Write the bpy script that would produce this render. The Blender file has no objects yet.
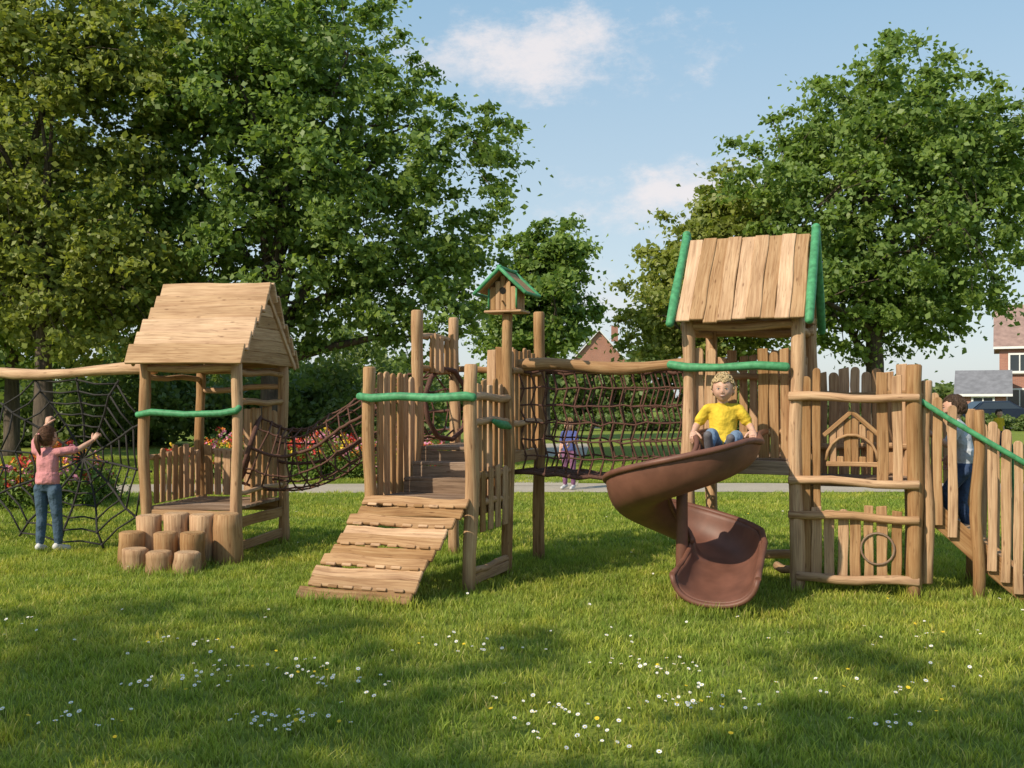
import bpy, math, random
import numpy as np
from mathutils import Vector, Matrix
random.seed(7)
V=Vector
scene=bpy.context.scene
COL=scene.collection
rad=math.radians

# ------------------------------------------------------------------ materials
def newmat(name):
    m=bpy.data.materials.new(name); m.use_nodes=True
    nt=m.node_tree; nt.nodes.clear()
    out=nt.nodes.new('ShaderNodeOutputMaterial')
    return m,nt,out
def N(nt,t,**k):
    n=nt.nodes.new(t)
    for a,b in k.items(): setattr(n,a,b)
    return n
def ramp(nt,fac,stops):
    r=N(nt,'ShaderNodeValToRGB')
    els=r.color_ramp.elements
    while len(els)<len(stops): els.new(.5)
    for e,(p,c) in zip(els,stops):
        e.position=p; e.color=(c[0],c[1],c[2],1)
    nt.links.new(fac,r.inputs[0]); return r.outputs[0]
def noise(nt,vec,scale,detail=4,rough=.55):
    n=N(nt,'ShaderNodeTexNoise'); n.inputs['Scale'].default_value=scale
    n.inputs['Detail'].default_value=detail; n.inputs['Roughness'].default_value=rough
    if vec is not None: nt.links.new(vec,n.inputs['Vector'])
    return n.outputs['Fac']
def mixc(nt,fac,a,b,mode='MIX'):
    m=N(nt,'ShaderNodeMix',data_type='RGBA',blend_type=mode)
    for i,x in ((0,fac),(6,a),(7,b)):
        if isinstance(x,(int,float)): m.inputs[i].default_value=x
        elif isinstance(x,tuple): m.inputs[i].default_value=(x[0],x[1],x[2],1)
        else: nt.links.new(x,m.inputs[i])
    return m.outputs[2]
def princ(nt,out,col,rough=.7,bump=None,bs=.3,bd=.01,spec=.3):
    p=N(nt,'ShaderNodeBsdfPrincipled')
    if isinstance(col,tuple): p.inputs['Base Color'].default_value=(col[0],col[1],col[2],1)
    else: nt.links.new(col,p.inputs['Base Color'])
    if isinstance(rough,(int,float)): p.inputs['Roughness'].default_value=rough
    else: nt.links.new(rough,p.inputs['Roughness'])
    p.inputs['Specular IOR Level'].default_value=spec
    if bump is not None:
        b=N(nt,'ShaderNodeBump'); b.inputs['Strength'].default_value=bs; b.inputs['Distance'].default_value=bd
        nt.links.new(bump,b.inputs['Height']); nt.links.new(b.outputs[0],p.inputs['Normal'])
    nt.links.new(p.outputs[0],out.inputs[0]); return p

def wood_mat(name,dark,mid,light,gstretch=3.0):
    m,nt,out=newmat(name)
    g=N(nt,'ShaderNodeAttribute',attribute_name='grain')
    r=N(nt,'ShaderNodeAttribute',attribute_name='rnd')
    mp=N(nt,'ShaderNodeMapping'); mp.inputs['Scale'].default_value=(gstretch,60,60)
    nt.links.new(g.outputs['Vector'],mp.inputs['Vector'])
    n1=noise(nt,mp.outputs[0],1.0,5,.6)
    c=ramp(nt,n1,[(.3,dark),(.5,mid),(.72,light)])
    mp2=N(nt,'ShaderNodeMapping'); mp2.inputs['Scale'].default_value=(2.5,9,9)
    nt.links.new(g.outputs['Vector'],mp2.inputs['Vector'])
    n2=noise(nt,mp2.outputs[0],1.0,3,.5)
    c=mixc(nt,.55,c,ramp(nt,n2,[(.3,(.6,.53,.47)),(.65,(1,1,1))]),'MULTIPLY')
    vo=N(nt,'ShaderNodeTexVoronoi'); vo.inputs['Scale'].default_value=1
    mp3=N(nt,'ShaderNodeMapping'); mp3.inputs['Scale'].default_value=(4,13,13)
    nt.links.new(g.outputs['Vector'],mp3.inputs['Vector']); nt.links.new(mp3.outputs[0],vo.inputs['Vector'])
    c=mixc(nt,.75,c,ramp(nt,vo.outputs['Distance'],[(.04,(.35,.25,.2)),(.13,(1,1,1))]),'MULTIPLY')
    # drying cracks running along the grain
    mp4=N(nt,'ShaderNodeMapping'); mp4.inputs['Scale'].default_value=(1.2,28,28)
    nt.links.new(g.outputs['Vector'],mp4.inputs['Vector']); n4=noise(nt,mp4.outputs[0],1.0,2,.5)
    c=mixc(nt,.6,c,ramp(nt,n4,[(.485,(1,1,1)),(.5,(.38,.3,.25)),(.515,(1,1,1))]),'MULTIPLY')
    hs=N(nt,'ShaderNodeHueSaturation')
    ma=N(nt,'ShaderNodeMapRange'); ma.inputs['To Min'].default_value=.72; ma.inputs['To Max'].default_value=1.22
    nt.links.new(r.outputs['Fac'],ma.inputs['Value']); nt.links.new(ma.outputs[0],hs.inputs['Value'])
    mb=N(nt,'ShaderNodeMapRange'); mb.inputs['To Min'].default_value=1.1; mb.inputs['To Max'].default_value=.88
    nt.links.new(r.outputs['Fac'],mb.inputs['Value']); nt.links.new(mb.outputs[0],hs.inputs['Saturation'])
    nt.links.new(c,hs.inputs['Color'])
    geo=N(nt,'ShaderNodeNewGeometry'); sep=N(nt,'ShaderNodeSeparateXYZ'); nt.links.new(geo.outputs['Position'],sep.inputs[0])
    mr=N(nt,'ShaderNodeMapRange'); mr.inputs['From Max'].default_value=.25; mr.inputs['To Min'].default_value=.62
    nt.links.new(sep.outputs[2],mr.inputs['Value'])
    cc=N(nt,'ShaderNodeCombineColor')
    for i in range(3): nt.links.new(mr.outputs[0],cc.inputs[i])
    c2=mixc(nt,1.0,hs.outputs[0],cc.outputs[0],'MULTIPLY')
    princ(nt,out,c2,.72,n1,.5,.006,.25)
    return m
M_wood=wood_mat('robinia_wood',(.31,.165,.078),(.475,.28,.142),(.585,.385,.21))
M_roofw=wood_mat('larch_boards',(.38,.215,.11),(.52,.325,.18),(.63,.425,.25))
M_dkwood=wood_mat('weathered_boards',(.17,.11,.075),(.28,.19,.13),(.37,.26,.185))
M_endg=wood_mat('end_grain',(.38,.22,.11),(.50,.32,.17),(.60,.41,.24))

def simple(name,col,rough=.6,nscale=30,var=.15,bs=.2,bd=.004,spec=.3):
    m,nt,out=newmat(name)
    tc=N(nt,'ShaderNodeTexCoord')
    n=noise(nt,tc.outputs['Object'],nscale,4)
    a=tuple(x*(1-var) for x in col); b=tuple(min(1,x*(1+var)) for x in col)
    c=ramp(nt,n,[(.3,a),(.7,b)])
    princ(nt,out,c,rough,n,bs,bd,spec); return m
M_green=simple('green_paint',(.07,.27,.12),.55,22,.32,.3,.004)
M_rope=simple('brown_rope',(.115,.055,.04),.85,150,.5,.6,.004)
M_netk=simple('dark_net_rope',(.035,.032,.03),.85,150,.4,.6,.004)
M_slide=simple('brown_polyethylene',(.16,.068,.045),.5,7,.22,.25,.004,.35)
M_metal=simple('galvanised_steel',(.35,.35,.36),.45,30,.2)
M_hole=simple('dark_opening',(.01,.008,.006),.9,30,.1)
M_white=simple('white_paint',(.75,.75,.73),.5,4,.05)
M_stone=simple('pale_stone',(.42,.39,.34),.8,6,.1)
def glass():
    m,nt,out=newmat('window_glass'); princ(nt,out,(.035,.045,.055),.12,spec=.6); return m
M_glass=glass()
def cloth(name,col,var=.12):
    m,nt,out=newmat(name); tc=N(nt,'ShaderNodeTexCoord')
    n=noise(nt,tc.outputs['Object'],8,3,.45); n2=noise(nt,tc.outputs['Object'],260,2)
    c=ramp(nt,n,[(.3,tuple(x*(1-var) for x in col)),(.7,tuple(min(1,x*(1+var)) for x in col))])
    c=mixc(nt,.35,c,ramp(nt,n2,[(.35,(.7,.7,.7)),(.65,(1,1,1))]),'MULTIPLY')
    princ(nt,out,c,.85,n,1.0,.06,.15); return m
def skin(name,col):
    m,nt,out=newmat(name); tc=N(nt,'ShaderNodeTexCoord')
    n=noise(nt,tc.outputs['Object'],18,3)
    c=ramp(nt,n,[(.3,(col[0]*.95,col[1]*.86,col[2]*.84)),(.7,col)])
    p=princ(nt,out,c,.5,spec=.35); p.inputs['Subsurface Weight'].default_value=.12
    p.inputs['Subsurface Radius'].default_value=(.02,.008,.004); p.inputs['Subsurface Scale'].default_value=.4
    return m
M_skin=skin('skin',(.60,.37,.27))
M_lip=simple('lips',(.45,.17,.14),.5,30,.1)
M_eye=simple('eye_white',(.62,.6,.58),.25,30,.03)
M_iris=simple('iris',(.03,.05,.09),.2,30,.1)

# ------------------------------------------------------------------ builder
def perp(d):
    a=V((0,0,1)) if abs(d.z)<.9 else V((1,0,0))
    s=d.cross(a).normalized(); return s
class B:
    def __init__(s): s.v=[];s.f=[];s.g=[];s.r=[];s.m=[];s.sm=[]
    def _ring(s,pts,gr,rn):
        i0=len(s.v)
        for p,g in zip(pts,gr): s.v.append(tuple(p)); s.g.append(tuple(g)); s.r.append(rn)
        return list(range(i0,i0+len(pts)))
    def _loft(s,rings,mat,sm,cap=True,capmat=None,closed=True):
        n=len(rings[0])
        for a,b in zip(rings[:-1],rings[1:]):
            for i in range(n if closed else n-1):
                j=(i+1)%n
                s.f.append((a[i],a[j],b[j],b[i])); s.m.append(mat); s.sm.append(sm)
        if cap:
            cm=mat if capmat is None else capmat
            s.f.append(tuple(reversed(rings[0]))); s.m.append(cm); s.sm.append(False)
            s.f.append(tuple(rings[-1])); s.m.append(cm); s.sm.append(False)
    def tube(s,pts,rads,n=8,mat=0,cap=True,capmat=None,roundend=False,jit=0,sq=None):
        pts=[V(p) for p in pts]
        if isinstance(rads,(int,float)): rads=[rads]*len(pts)
        rads=list(rads)
        if roundend:
            d0=(pts[0]-pts[1]).normalized(); d1=(pts[-1]-pts[-2]).normalized(); k=roundend if roundend is not True else .7
            pts=[pts[0]+d0*rads[0]*k,pts[0]+d0*rads[0]*k*.55]+pts+[pts[-1]+d1*rads[-1]*k*.55,pts[-1]+d1*rads[-1]*k]
            rads=[rads[0]*.35,rads[0]*.82]+rads+[rads[-1]*.82,rads[-1]*.35]
        off=V((random.random()*40,random.random()*40,random.random()*40)); rn=random.random()
        rings=[];L=0;side=None
        ph=[random.random()*6.28 for _ in range(3)]
        for k,p in enumerate(pts):
            if k==0:d=pts[1]-pts[0]
            elif k==len(pts)-1:d=pts[-1]-pts[-2]
            else:d=(pts[k+1]-pts[k-1])
            d=d.normalized() if d.length>1e-9 else V((0,0,1))
            if side is None: side=perp(d)
            else:
                side=side-d*side.dot(d)
                side=side.normalized() if side.length>1e-6 else perp(d)
            up=d.cross(side)
            if k>0:L+=(p-pts[k-1]).length
            ring=[];gr=[]
            for i in range(n):
                a=6.28318*i/n; rr=rads[k]*(1+jit*math.sin(2*a+ph[0]+L*3)+jit*.6*math.sin(3*a+ph[1]-L*5))
                ca,sa=math.cos(a)*rr,math.sin(a)*rr
                if sq: ca*=sq
                ring.append(p+side*ca+up*sa); gr.append(off+V((L,ca,sa)))
            rings.append(s._ring(ring,gr,rn))
        s._loft(rings,mat,True,cap,capmat)
    def log(s,p0,p1,r,r1=None,mat=0,capmat=None,n=14,wob=.016,jit=.055,seg=None):
        p0=V(p0);p1=V(p1); r1=r*.92 if r1 is None else r1
        L=(p1-p0).length; seg=seg or max(3,int(L/.15)); sd=perp((p1-p0).normalized()); up=(p1-p0).normalized().cross(sd)
        a=random.random()*6;b=random.random()*6
        pts=[];rs=[]
        for i in range(seg+1):
            t=i/seg; w=wob*math.sin(t*math.pi)
            pts.append(p0.lerp(p1,t)+sd*w*math.sin(a+t*7)+up*w*math.sin(b+t*6)); rs.append((r+(r1-r)*t)*(1+random.uniform(-.05,.05)))
        d=(p1-p0).normalized(); c=min(.012,r*.25)
        pts=[p0-d*0]+[pts[0]+d*c]+pts[1:-1]+[pts[-1]-d*c]+[p1]
        rs=[rs[0]*.8]+[rs[0]]+rs[1:-1]+[rs[-1]]+[rs[-1]*.8]
        s.tube(pts,rs,n,mat,True,capmat,False,jit)
    def board(s,p0,p1,w,t,nrm,mat=0,c=.005,wob=.004,top=None,seg=None):
        p0=V(p0);p1=V(p1);d=(p1-p0);L=d.length;d=d.normalized();nrm=V(nrm);nrm=(nrm-d*nrm.dot(d)).normalized();sd=d.cross(nrm)
        seg=seg or max(1,int(L/.15)); c=min(c,t*.3)
        st=[(0,-2*c,-2*c,0),(c,0,0,0)]
        a=random.random()*6; b=random.random()*6
        for i in range(1,seg):
            q=i/seg; st.append((q*L,wob*math.sin(a+q*9)*1.2,0,wob*math.sin(b+q*5)))
        if top=='round': st+=[(L-w*.45,0,0,0),(L-w*.2,-w*.16,0,0),(L-w*.06,-w*.45,0,0),(L,-w*.75,-c,0)]
        else: st+=[(L-c,0,0,0),(L,-2*c,-2*c,0)]
        off=V((random.random()*40,random.random()*40,random.random()*40)); rn=random.random(); sl=random.uniform(-.25,.25) if top=='slant' else 0
        rings=[]
        for (q,dw,dt,sh) in st:
            hw=(w+dw)/2; ht=(t+dt)/2; cc=min(c,hw*.5)
            prof=[(-hw+cc,-ht),(hw-cc,-ht),(hw,-ht+cc),(hw,ht-cc),(hw-cc,ht),(-hw+cc,ht),(-hw,ht-cc),(-hw,-ht+cc)]
            rings.append(s._ring([p0+d*(q+(sl*x if q>L*.8 else 0))+sd*(x+sh)+nrm*y for x,y in prof],[off+V((q,x,y)) for x,y in prof],rn))
        s._loft(rings,mat,False)
    def ball(s,c,rx,ry,rz,M=None,mat=0,nu=12,nv=8,fn=None):
        c=V(c);rings=[];rn=random.random()
        for j in range(nv+1):
            ph=math.pi*j/nv; ph=min(max(ph,.03),math.pi-.03)
            ring=[]
            for i in range(nu):
                a=6.28318*i/nu; p=V((math.sin(ph)*math.cos(a),math.sin(ph)*math.sin(a),math.cos(ph)))
                if fn: q=fn(p)
                else: q=V((p.x*rx,p.y*ry,p.z*rz))
                if M: q=M@q
                ring.append(c+q)
            rings.append(s._ring(ring,[p-c for p in ring],rn))
        rings.reverse()
        s._loft(rings,mat,True)
    def poly(s,pts,mat=0,sm=False):
        r=s._ring([V(p) for p in pts],[V(p) for p in pts],random.random()); s.f.append(tuple(r)); s.m.append(mat); s.sm.append(sm)
    def box(s,a,b,mat=0,M=None):
        x0,y0,z0=a;x1,y1,z1=b
        P=[V(p) for p in [(x0,y0,z0),(x1,y0,z0),(x1,y1,z0),(x0,y1,z0),(x0,y0,z1),(x1,y0,z1),(x1,y1,z1),(x0,y1,z1)]]
        if M: P=[M@p for p in P]
        r=s._ring(P,P,random.random())
        for f in [(0,3,2,1),(4,5,6,7),(0,1,5,4),(1,2,6,5),(2,3,7,6),(3,0,4,7)]:
            s.f.append(tuple(r[i] for i in f)); s.m.append(mat); s.sm.append(False)
    def obj(s,name,mats,parent=None):
        me=bpy.data.meshes.new(name); me.from_pydata(s.v,[],s.f)
        a=me.attributes.new('grain','FLOAT_VECTOR','POINT'); a.data.foreach_set('vector',np.array(s.g,dtype=np.float32).ravel())
        a=me.attributes.new('rnd','FLOAT','POINT'); a.data.foreach_set('value',np.array(s.r,dtype=np.float32))
        for m in mats: me.materials.append(m)
        me.polygons.foreach_set('material_index',np.array(s.m,dtype=np.int32)); me.polygons.foreach_set('use_smooth',np.array(s.sm,dtype=bool))
        me.update()
        o=bpy.data.objects.new(name,me); COL.objects.link(o)
        if parent: o.parent=parent
        return o
def empty(name,parent=None):
    o=bpy.data.objects.new(name,None); COL.objects.link(o); o.empty_display_size=.2
    if parent:o.parent=parent
    return o
class F:
    def __init__(s,x,y,deg): s.o=V((x,y,0)); a=rad(deg); s.u=V((math.cos(a),math.sin(a),0)); s.w=V((-math.sin(a),math.cos(a),0))
    def __call__(s,u,v,z): return s.o+s.u*u+s.w*v+V((0,0,z))
UP=V((0,0,1))
R=random.uniform
WM=[M_wood,M_green,M_dkwood,M_endg,M_rope,M_roofw]
BASES=[]   # where posts meet the lawn (long grass grows there)

def palings(b,pa,pb,z0,z1,n,w,t,nrm,mat=0,lean=.012):
    pa=V(pa);pb=V(pb)
    for i in range(n):
        q=(i+.5)/n; p=pa.lerp(pb,q); zt=z1+R(-.045,.035); d=(pb-pa).normalized()
        b.board(p+UP*z0,p+UP*zt+d*R(-lean,lean),w*R(.82,1.04),t,nrm,mat,top=random.choice(['round','slant','slant']))

# ------------------------------------------------------------------ TOWER 1 (left, roofed)
F1=F(-3.5,9.55,-10); W1=.93; D1=1.1
T1=empty('roofed_play_tower')
b=B()
for u,v in((0,0),(W1,0),(W1,D1),(0,D1)):
    b.log(F1(u,v,-.05),F1(u+R(-.01,.01),v,1.86),.058,.05,capmat=3); BASES.append(F1(u,v,0))
b.log(F1(-.03,0,1.80),F1(W1+.03,0,1.80),.035,.035); b.log(F1(-.03,D1,1.80),F1(W1+.03,D1,1.80),.035,.035)
b.log(F1(0,.05,1.72),F1(0,D1-.05,1.72),.03); b.log(F1(W1,.05,1.76),F1(W1,D1-.05,1.76),.03)
b.log(F1(.02,D1,1.6),F1(W1-.02,D1,1.64),.03)
b.obj('posts',WM,T1)
b=B()
for i in range(9): b.board(F1(.02,.06+i*.118,.47),F1(W1-.02,.06+i*.118,.47),.108,.03,UP,2)
b.board(F1(.05,.01,.40),F1(W1-.05,.01,.40),.11,.035,F1.w,0); b.board(F1(.05,D1-.01,.40),F1(W1-.05,D1-.01,.40),.11,.035,F1.w,0)
b.obj('deck',WM,T1)
b=B()
b.log(F1(0,.06,.95),F1(0,D1-.06,.95),.028); palings(b,F1(.035,.08,0),F1(.035,D1-.08,0),.5,1.02,8,.09,.02,F1.u)
b.log(F1(W1,.06,1.48),F1(W1,D1-.06,1.48),.034); b.log(F1(W1,.06,.62),F1(W1,D1-.06,.62),.026)
palings(b,F1(W1-.03,.35,0),F1(W1-.03,D1-.08,0),.5,1.42,5,.1,.02,F1.u)
b.board(F1(W1,.06,.34),F1(W1,D1-.06,.34),.1,.03,F1.u,0); b.board(F1(W1,.06,.12),F1(W1,D1-.06,.12),.09,.03,F1.u,0)
b.log(F1(.06,D1,.95),F1(W1-.06,D1,.95),.028)
palings(b,F1(.5,D1-.03,0),F1(W1-.06,D1-.03,0),.5,1.38,4,.09,.02,F1.w)
palings(b,F1(.06,D1-.03,0),F1(.46,D1-.03,0),.5,1.0,4,.09,.02,F1.w)
b.tube([F1(-.05,-.055,1.36),F1(.1,-.07,1.385),F1(.45,-.07,1.365),F1(.8,-.07,1.375),F1(W1+.02,-.06,1.40),F1(W1+.05,-.05,1.43)],[.03,.033,.03,.031,.033,.03],12,1,roundend=True)
b.obj('railings',WM,T1)
b=B()
e0,e1,u0,u1=-.2,D1+.2,-.10,W1+.12; rz,ez=2.6,1.83; vm=D1/2
for sgn in(-1,1):
    ve=e0 if sgn<0 else e1
    nb=6
    for i in range(nb):
        t0=i/nb-.015; t1=(i+1)/nb+.03; tm=(t0+t1)/2
        v=ve+(vm-ve)*tm; z=ez+(rz-ez)*tm+.03
        sl=F1.w*(vm-ve)+UP*(rz-ez); L=sl.length; nn=F1.u.cross(sl).normalized()
        if nn.z<0: nn=-nn
        nt_=(nn+(-sl.normalized())*.36).normalized()
        b.board(F1(u0+R(-.02,.02),v,z+R(-.004,.004)),F1(u1+R(-.02,.02),v,z+R(-.008,.008)),L/nb*1.14,.03,nt_,5,wob=.006)
for uu in(u0+.07,u1-.07):
    nb=6
    for i in range(nb):
        z=ez+.02+(rz-ez-.06)*(i+.5)/nb; hw=(vm-e0)*(1-(i+.75)/nb)+.0
        if hw>.05:b.board(F1(uu,vm-hw,z),F1(uu,vm+hw,z),(rz-ez)/nb*.92,.022,F1.u,5)
    b.board(F1(uu+(.02 if uu>.5 else -.02),e0+.05,ez+.0),F1(uu+(.02 if uu>.5 else -.02),vm,rz-.05),.05,.025,F1.u,5)
    b.board(F1(uu+(.02 if uu>.5 else -.02),e1-.05,ez+.0),F1(uu+(.02 if uu>.5 else -.02),vm,rz-.05),.05,.025,F1.u,5)
b.obj('roof',WM,T1)
def stump(x,y,h,r):
    b=B(); b.log((x,y,-.04),(x+R(-.01,.01),y,h),r,r*.96,mat=0,capmat=1,n=22,wob=.004,jit=.035,seg=4)
    b.obj('log_stump',[M_wood,M_endg]); BASES.append(V((x,y-r*.6,0)))
for x,y,h,r in[(-3.32,9.15,.45,.115),(-3.07,9.14,.47,.12),(-2.83,9.13,.46,.12),(-2.585,9.10,.47,.128),
               (-3.42,8.98,.32,.115),(-3.31,8.78,.20,.115),(-3.07,8.88,.33,.11),(-3.06,8.68,.19,.115),(-2.83,8.86,.33,.115),(-2.81,8.64,.19,.118)]:
    stump(x,y,h,r)
SN=empty('spider_climbing_net')
b=B()
A=V((-3.46,9.72,1.78)); Z=V((-7.4,11.0,1.80))
pts=[A.lerp(Z,i/12)+UP*(.03*math.sin(i*.9+1)) for i in range(13)]
b.tube(pts,[.052+.006*math.sin(i*1.7) for i in range(13)],14,0,capmat=3,jit=.06,roundend=.3)
b.log((-7.3,10.97,-.05),(-7.3,10.97,1.95),.06,.055)
b.obj('log_beam',WM,SN)
b=B()
dirn=(Z-A).normalized()
def net_web(cx,cz,rx,rz_,bow):
    def P(s,z): 
        p=A+dirn*s; q=((s-cx)/rx)**2+((z-cz)/rz_)**2
        return V((p.x,p.y,z))+V((.3,.95,0))*0.22*max(0,1-q)*bow
    nr=12;spokes=[]
    for i in range(nr):
        a=6.283*i/nr+.1
        ex=cx+rx*math.cos(a)*1.28; ez_=cz+rz_*math.sin(a)*1.25
        ez_=min(ez_,1.74);ez_=max(ez_,.03); ex=max(.05,min(ex,3.8))
        spokes.append((ex,ez_)); 
        pts=[P(cx+(ex-cx)*t,cz+(ez_-cz)*t) for t in(0,.2,.4,.6,.8,1)]
        b.tube(pts,.0115,6,0)
    for k in range(1,8):
        t=k/7.3
        for i in range(nr):
            a0=spokes[i];a1=spokes[(i+1)%nr]
            p0=(cx+(a0[0]-cx)*t,cz+(a0[1]-cz)*t);p1=(cx+(a1[0]-cx)*t,cz+(a1[1]-cz)*t)
            mid=((p0[0]+p1[0])/2*.97+cx*.03,(p0[1]+p1[1])/2*.97+cz*.03)
            b.tube([P(*p0),P(*mid),P(*p1)],.0095,5,0)
            b.ball(P(*p0),.018,.018,.018,mat=0,nu=6,nv=4)
net_web(1.05,.90,.82,.78,1); net_web(2.9,.90,.85,.78,-1)
b.obj('net',[M_netk],SN)

# ------------------------------------------------------------------ TOWER 2 (middle)
F2=F(-1.15,8.1,-20); W2=.87
T2=empty('open_play_tower')
b=B()
for u,v,h,r in((0,0,1.77,.055),(W2,0,1.78,.058),(W2,.85,2.24,.05),(0,.85,2.3,.058),(W2,1.72,2.33,.055),(0,1.72,2.3,.055)):
    b.log(F2(u,v,-.05),F2(u+R(-.015,.015),v+R(-.01,.01),h),r,r*.9,capmat=3); BASES.append(F2(u,v,0))
b.obj('posts',WM,T2)
b=B()
for i in range(5): b.board(F2(0.03,.06+i*.1,.70),F2(W2-.03,.06+i*.1,.70),.092,.03,UP,2)
for k in range(3):
    z=.70+.125*(k+1); v0=.5+k*.17
    b.board(F2(.06,v0,z-.07),F2(W2-.06,v0,z-.07),.11,.025,F2.w,2)
    for j in range(2): b.board(F2(.06,v0+.03+j*.09,z),F2(W2-.06,v0+.03+j*.09,z),.085,.03,UP,2)
for i in range(8): b.board(F2(0.03,1.05+i*.09,1.075),F2(W2-.03,1.05+i*.09,1.075),.082,.03,UP,2)
b.board(F2(0,0.0,.63),F2(W2,0.0,.63),.1,.035,F2.w,0); b.board(F2(W2,.05,.63),F2(W2,.8,.63),.1,.03,F2.u,0); b.board(F2(0,.05,.63),F2(0,1.7,.63),.1,.03,F2.u,0)
b.board(F2(W2,.9,1.0),F2(W2,1.7,1.0),.1,.03,F2.u,0)
b.obj('decks_and_steps',WM,T2)
b=B()
palings(b,F2(.02,.07,0),F2(.02,.8,0),.62,1.72,6,.1,.022,F2.u)
b.log(F2(-.03,.04,1.5),F2(-.03,.82,1.5),.028); b.log(F2(-.03,.04,.85),F2(-.03,.82,.85),.026)
for z,rr in((1.52,.034),(1.33,.03),(.90,.034),(.68,.03),(.16,.03)):
    b.log(F2(W2+.01,-.03,z),F2(W2+.01,.9,z+R(-.02,.02)),rr,rr*.9,capmat=3)
palings(b,F2(W2-.03,.09,0),F2(W2-.03,.82,0),.66,1.66,6,.1,.022,F2.u)
b.board(F2(W2+.02,.06,.09),F2(W2+.02,.8,.09),.08,.03,F2.u)
palings(b,F2(W2+.04,.1,0),F2(W2+.04,.78,0),.45,.95,4,.1,.02,F2.u)
palings(b,F2(W2-.02,.95,0),F2(W2-.02,1.65,0),1.05,1.95,6,.095,.022,F2.u); b.log(F2(W2+.02,.9,1.75),F2(W2+.02,1.7,1.75),.028); b.log(F2(W2+.02,.9,1.3),F2(W2+.02,1.7,1.3),.028)
palings(b,F2(0.02,1.1,0),F2(.02,1.66,0),1.75,2.12,5,.08,.02,F2.u); b.log(F2(-.01,.85,2.08),F2(-.01,1.72,2.08),.028); b.log(F2(-.01,.85,1.78),F2(-.01,1.72,1.78),.028)
palings(b,F2(.35,1.72,0),F2(W2-.06,1.72,0),1.05,1.98,5,.1,.022,F2.w); b.log(F2(0,1.75,1.8),F2(W2,1.75,1.8),.03)
b.obj('railings',WM,T2)
b=B()
b.tube([F2(-.07,-.055,1.53),F2(.05,-.075,1.515),F2(.3,-.08,1.53),F2(.6,-.08,1.515),F2(W2,-.075,1.53),F2(W2+.06,-.06,1.52)],[.03,.034,.032,.034,.036,.033],12,0,roundend=True)
b.tube([F2(W2+.08,.32,1.33),F2(W2+.09,.45,1.30),F2(W2+.08,.6,1.29),F2(W2+.08,.7,1.27)],[.02,.035,.035,.02],12,0,roundend=True)
b.obj('green_handrail',[M_green],T2)
RP=empty('climbing_ramp')
b=B()
tl,tr=F2(.03,-.02,.72),F2(W2-.03,-.02,.72)
bl,br=F2(-.17,-.76,.03),F2(W2-.20,-.76,.03)
nr_=(tr-tl).cross(tl-bl).normalized(); 
if nr_.z<0:nr_=-nr_
for i in range(10):
    t=(i+.5)/10; a=bl.lerp(tl,t);c=br.lerp(tr,t); e=(c-a).normalized()
    tw=R(-.008,.008)
    b.board(a-e*R(.01,.07)+nr_*(.012*(i%2)+tw),c+e*R(.01,.06)+nr_*(.012*(i%2)-tw),.101*R(.93,1.03),.03,nr_,0,wob=.012,c=.007)
for i in(0,2,4,6,8):
    t=(i+1.0)/10; a=bl.lerp(tl,t);c=br.lerp(tr,t)
    for k in range(6):
        q=k/6+R(.02,.05); b.board(a.lerp(c,q)+nr_*.03,a.lerp(c,q+.10)+nr_*.03,.026,.016,nr_,0)
for q in(.08,.92):
    b.board(bl.lerp(br,q)-nr_*.05,tl.lerp(tr,q)-nr_*.05,.07,.05,nr_.cross(tl-bl),0)
b.obj('planks',WM,RP)
for k in range(8): BASES.append(bl.lerp(br,k/7)*1.0+V((0,-.02,-.03)))
BH=empty('birdhouse'); FB=F(F2(W2,.85,0).x,F2(W2,.85,0).y,-20)
b=B()
b.board(FB(-.17,0,2.255),FB(.17,0,2.255),.24,.02,UP,0)
w=.115
for k in range(5):
    u=-w+ (k+.5)*2*w/5; hh=2.44+ .12*(1-abs(u)/w)
    for v in(-.1,.1): b.board(FB(u,v,2.265),FB(u,v,hh),.044,.015,FB.w,0,wob=0)
for k in range(4):
    v=-.085+k*.057
    for u in(-w,w): b.board(FB(u,v,2.265),FB(u,v,2.45),.052,.015,FB.u,0,wob=0)
for sg in(-1,1):
    for k in range(4):
        v=-.14+k*.093; b.board(FB(sg*.20,v,2.415),FB(0,v,2.60),.09,.016,V((0,0,1)),0,wob=0)
    b.tube([FB(sg*.23,-.19,2.40),FB(sg*.1,-.195,2.52),FB(-sg*.01,-.19,2.625)],.017,8,1,roundend=True)
    b.tube([FB(sg*.23,.19,2.40),FB(-sg*.01,.19,2.625)],.017,8,1,roundend=True)
    b.tube([FB(sg*.225,-.18,2.40),FB(sg*.225,.18,2.40)],.015,8,1,roundend=True)
b.tube([FB(0,-.19,2.62),FB(0,.19,2.62)],.016,8,1,roundend=True)
b.tube([FB(0,-.085,2.43),FB(0,-.1105,2.43)],.03,14,2)
b.tube([FB(0,-.10,2.34),FB(0,-.15,2.34)],.008,8,0)
b.tube([FB(-w-.01,-.115,2.28),FB(-w-.01,-.115,2.45)],.01,6,1); b.tube([FB(w+.01,-.115,2.28),FB(w+.01,-.115,2.45)],.01,6,1)
b.obj('house_body',[M_wood,M_green,M_hole],BH)

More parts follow.
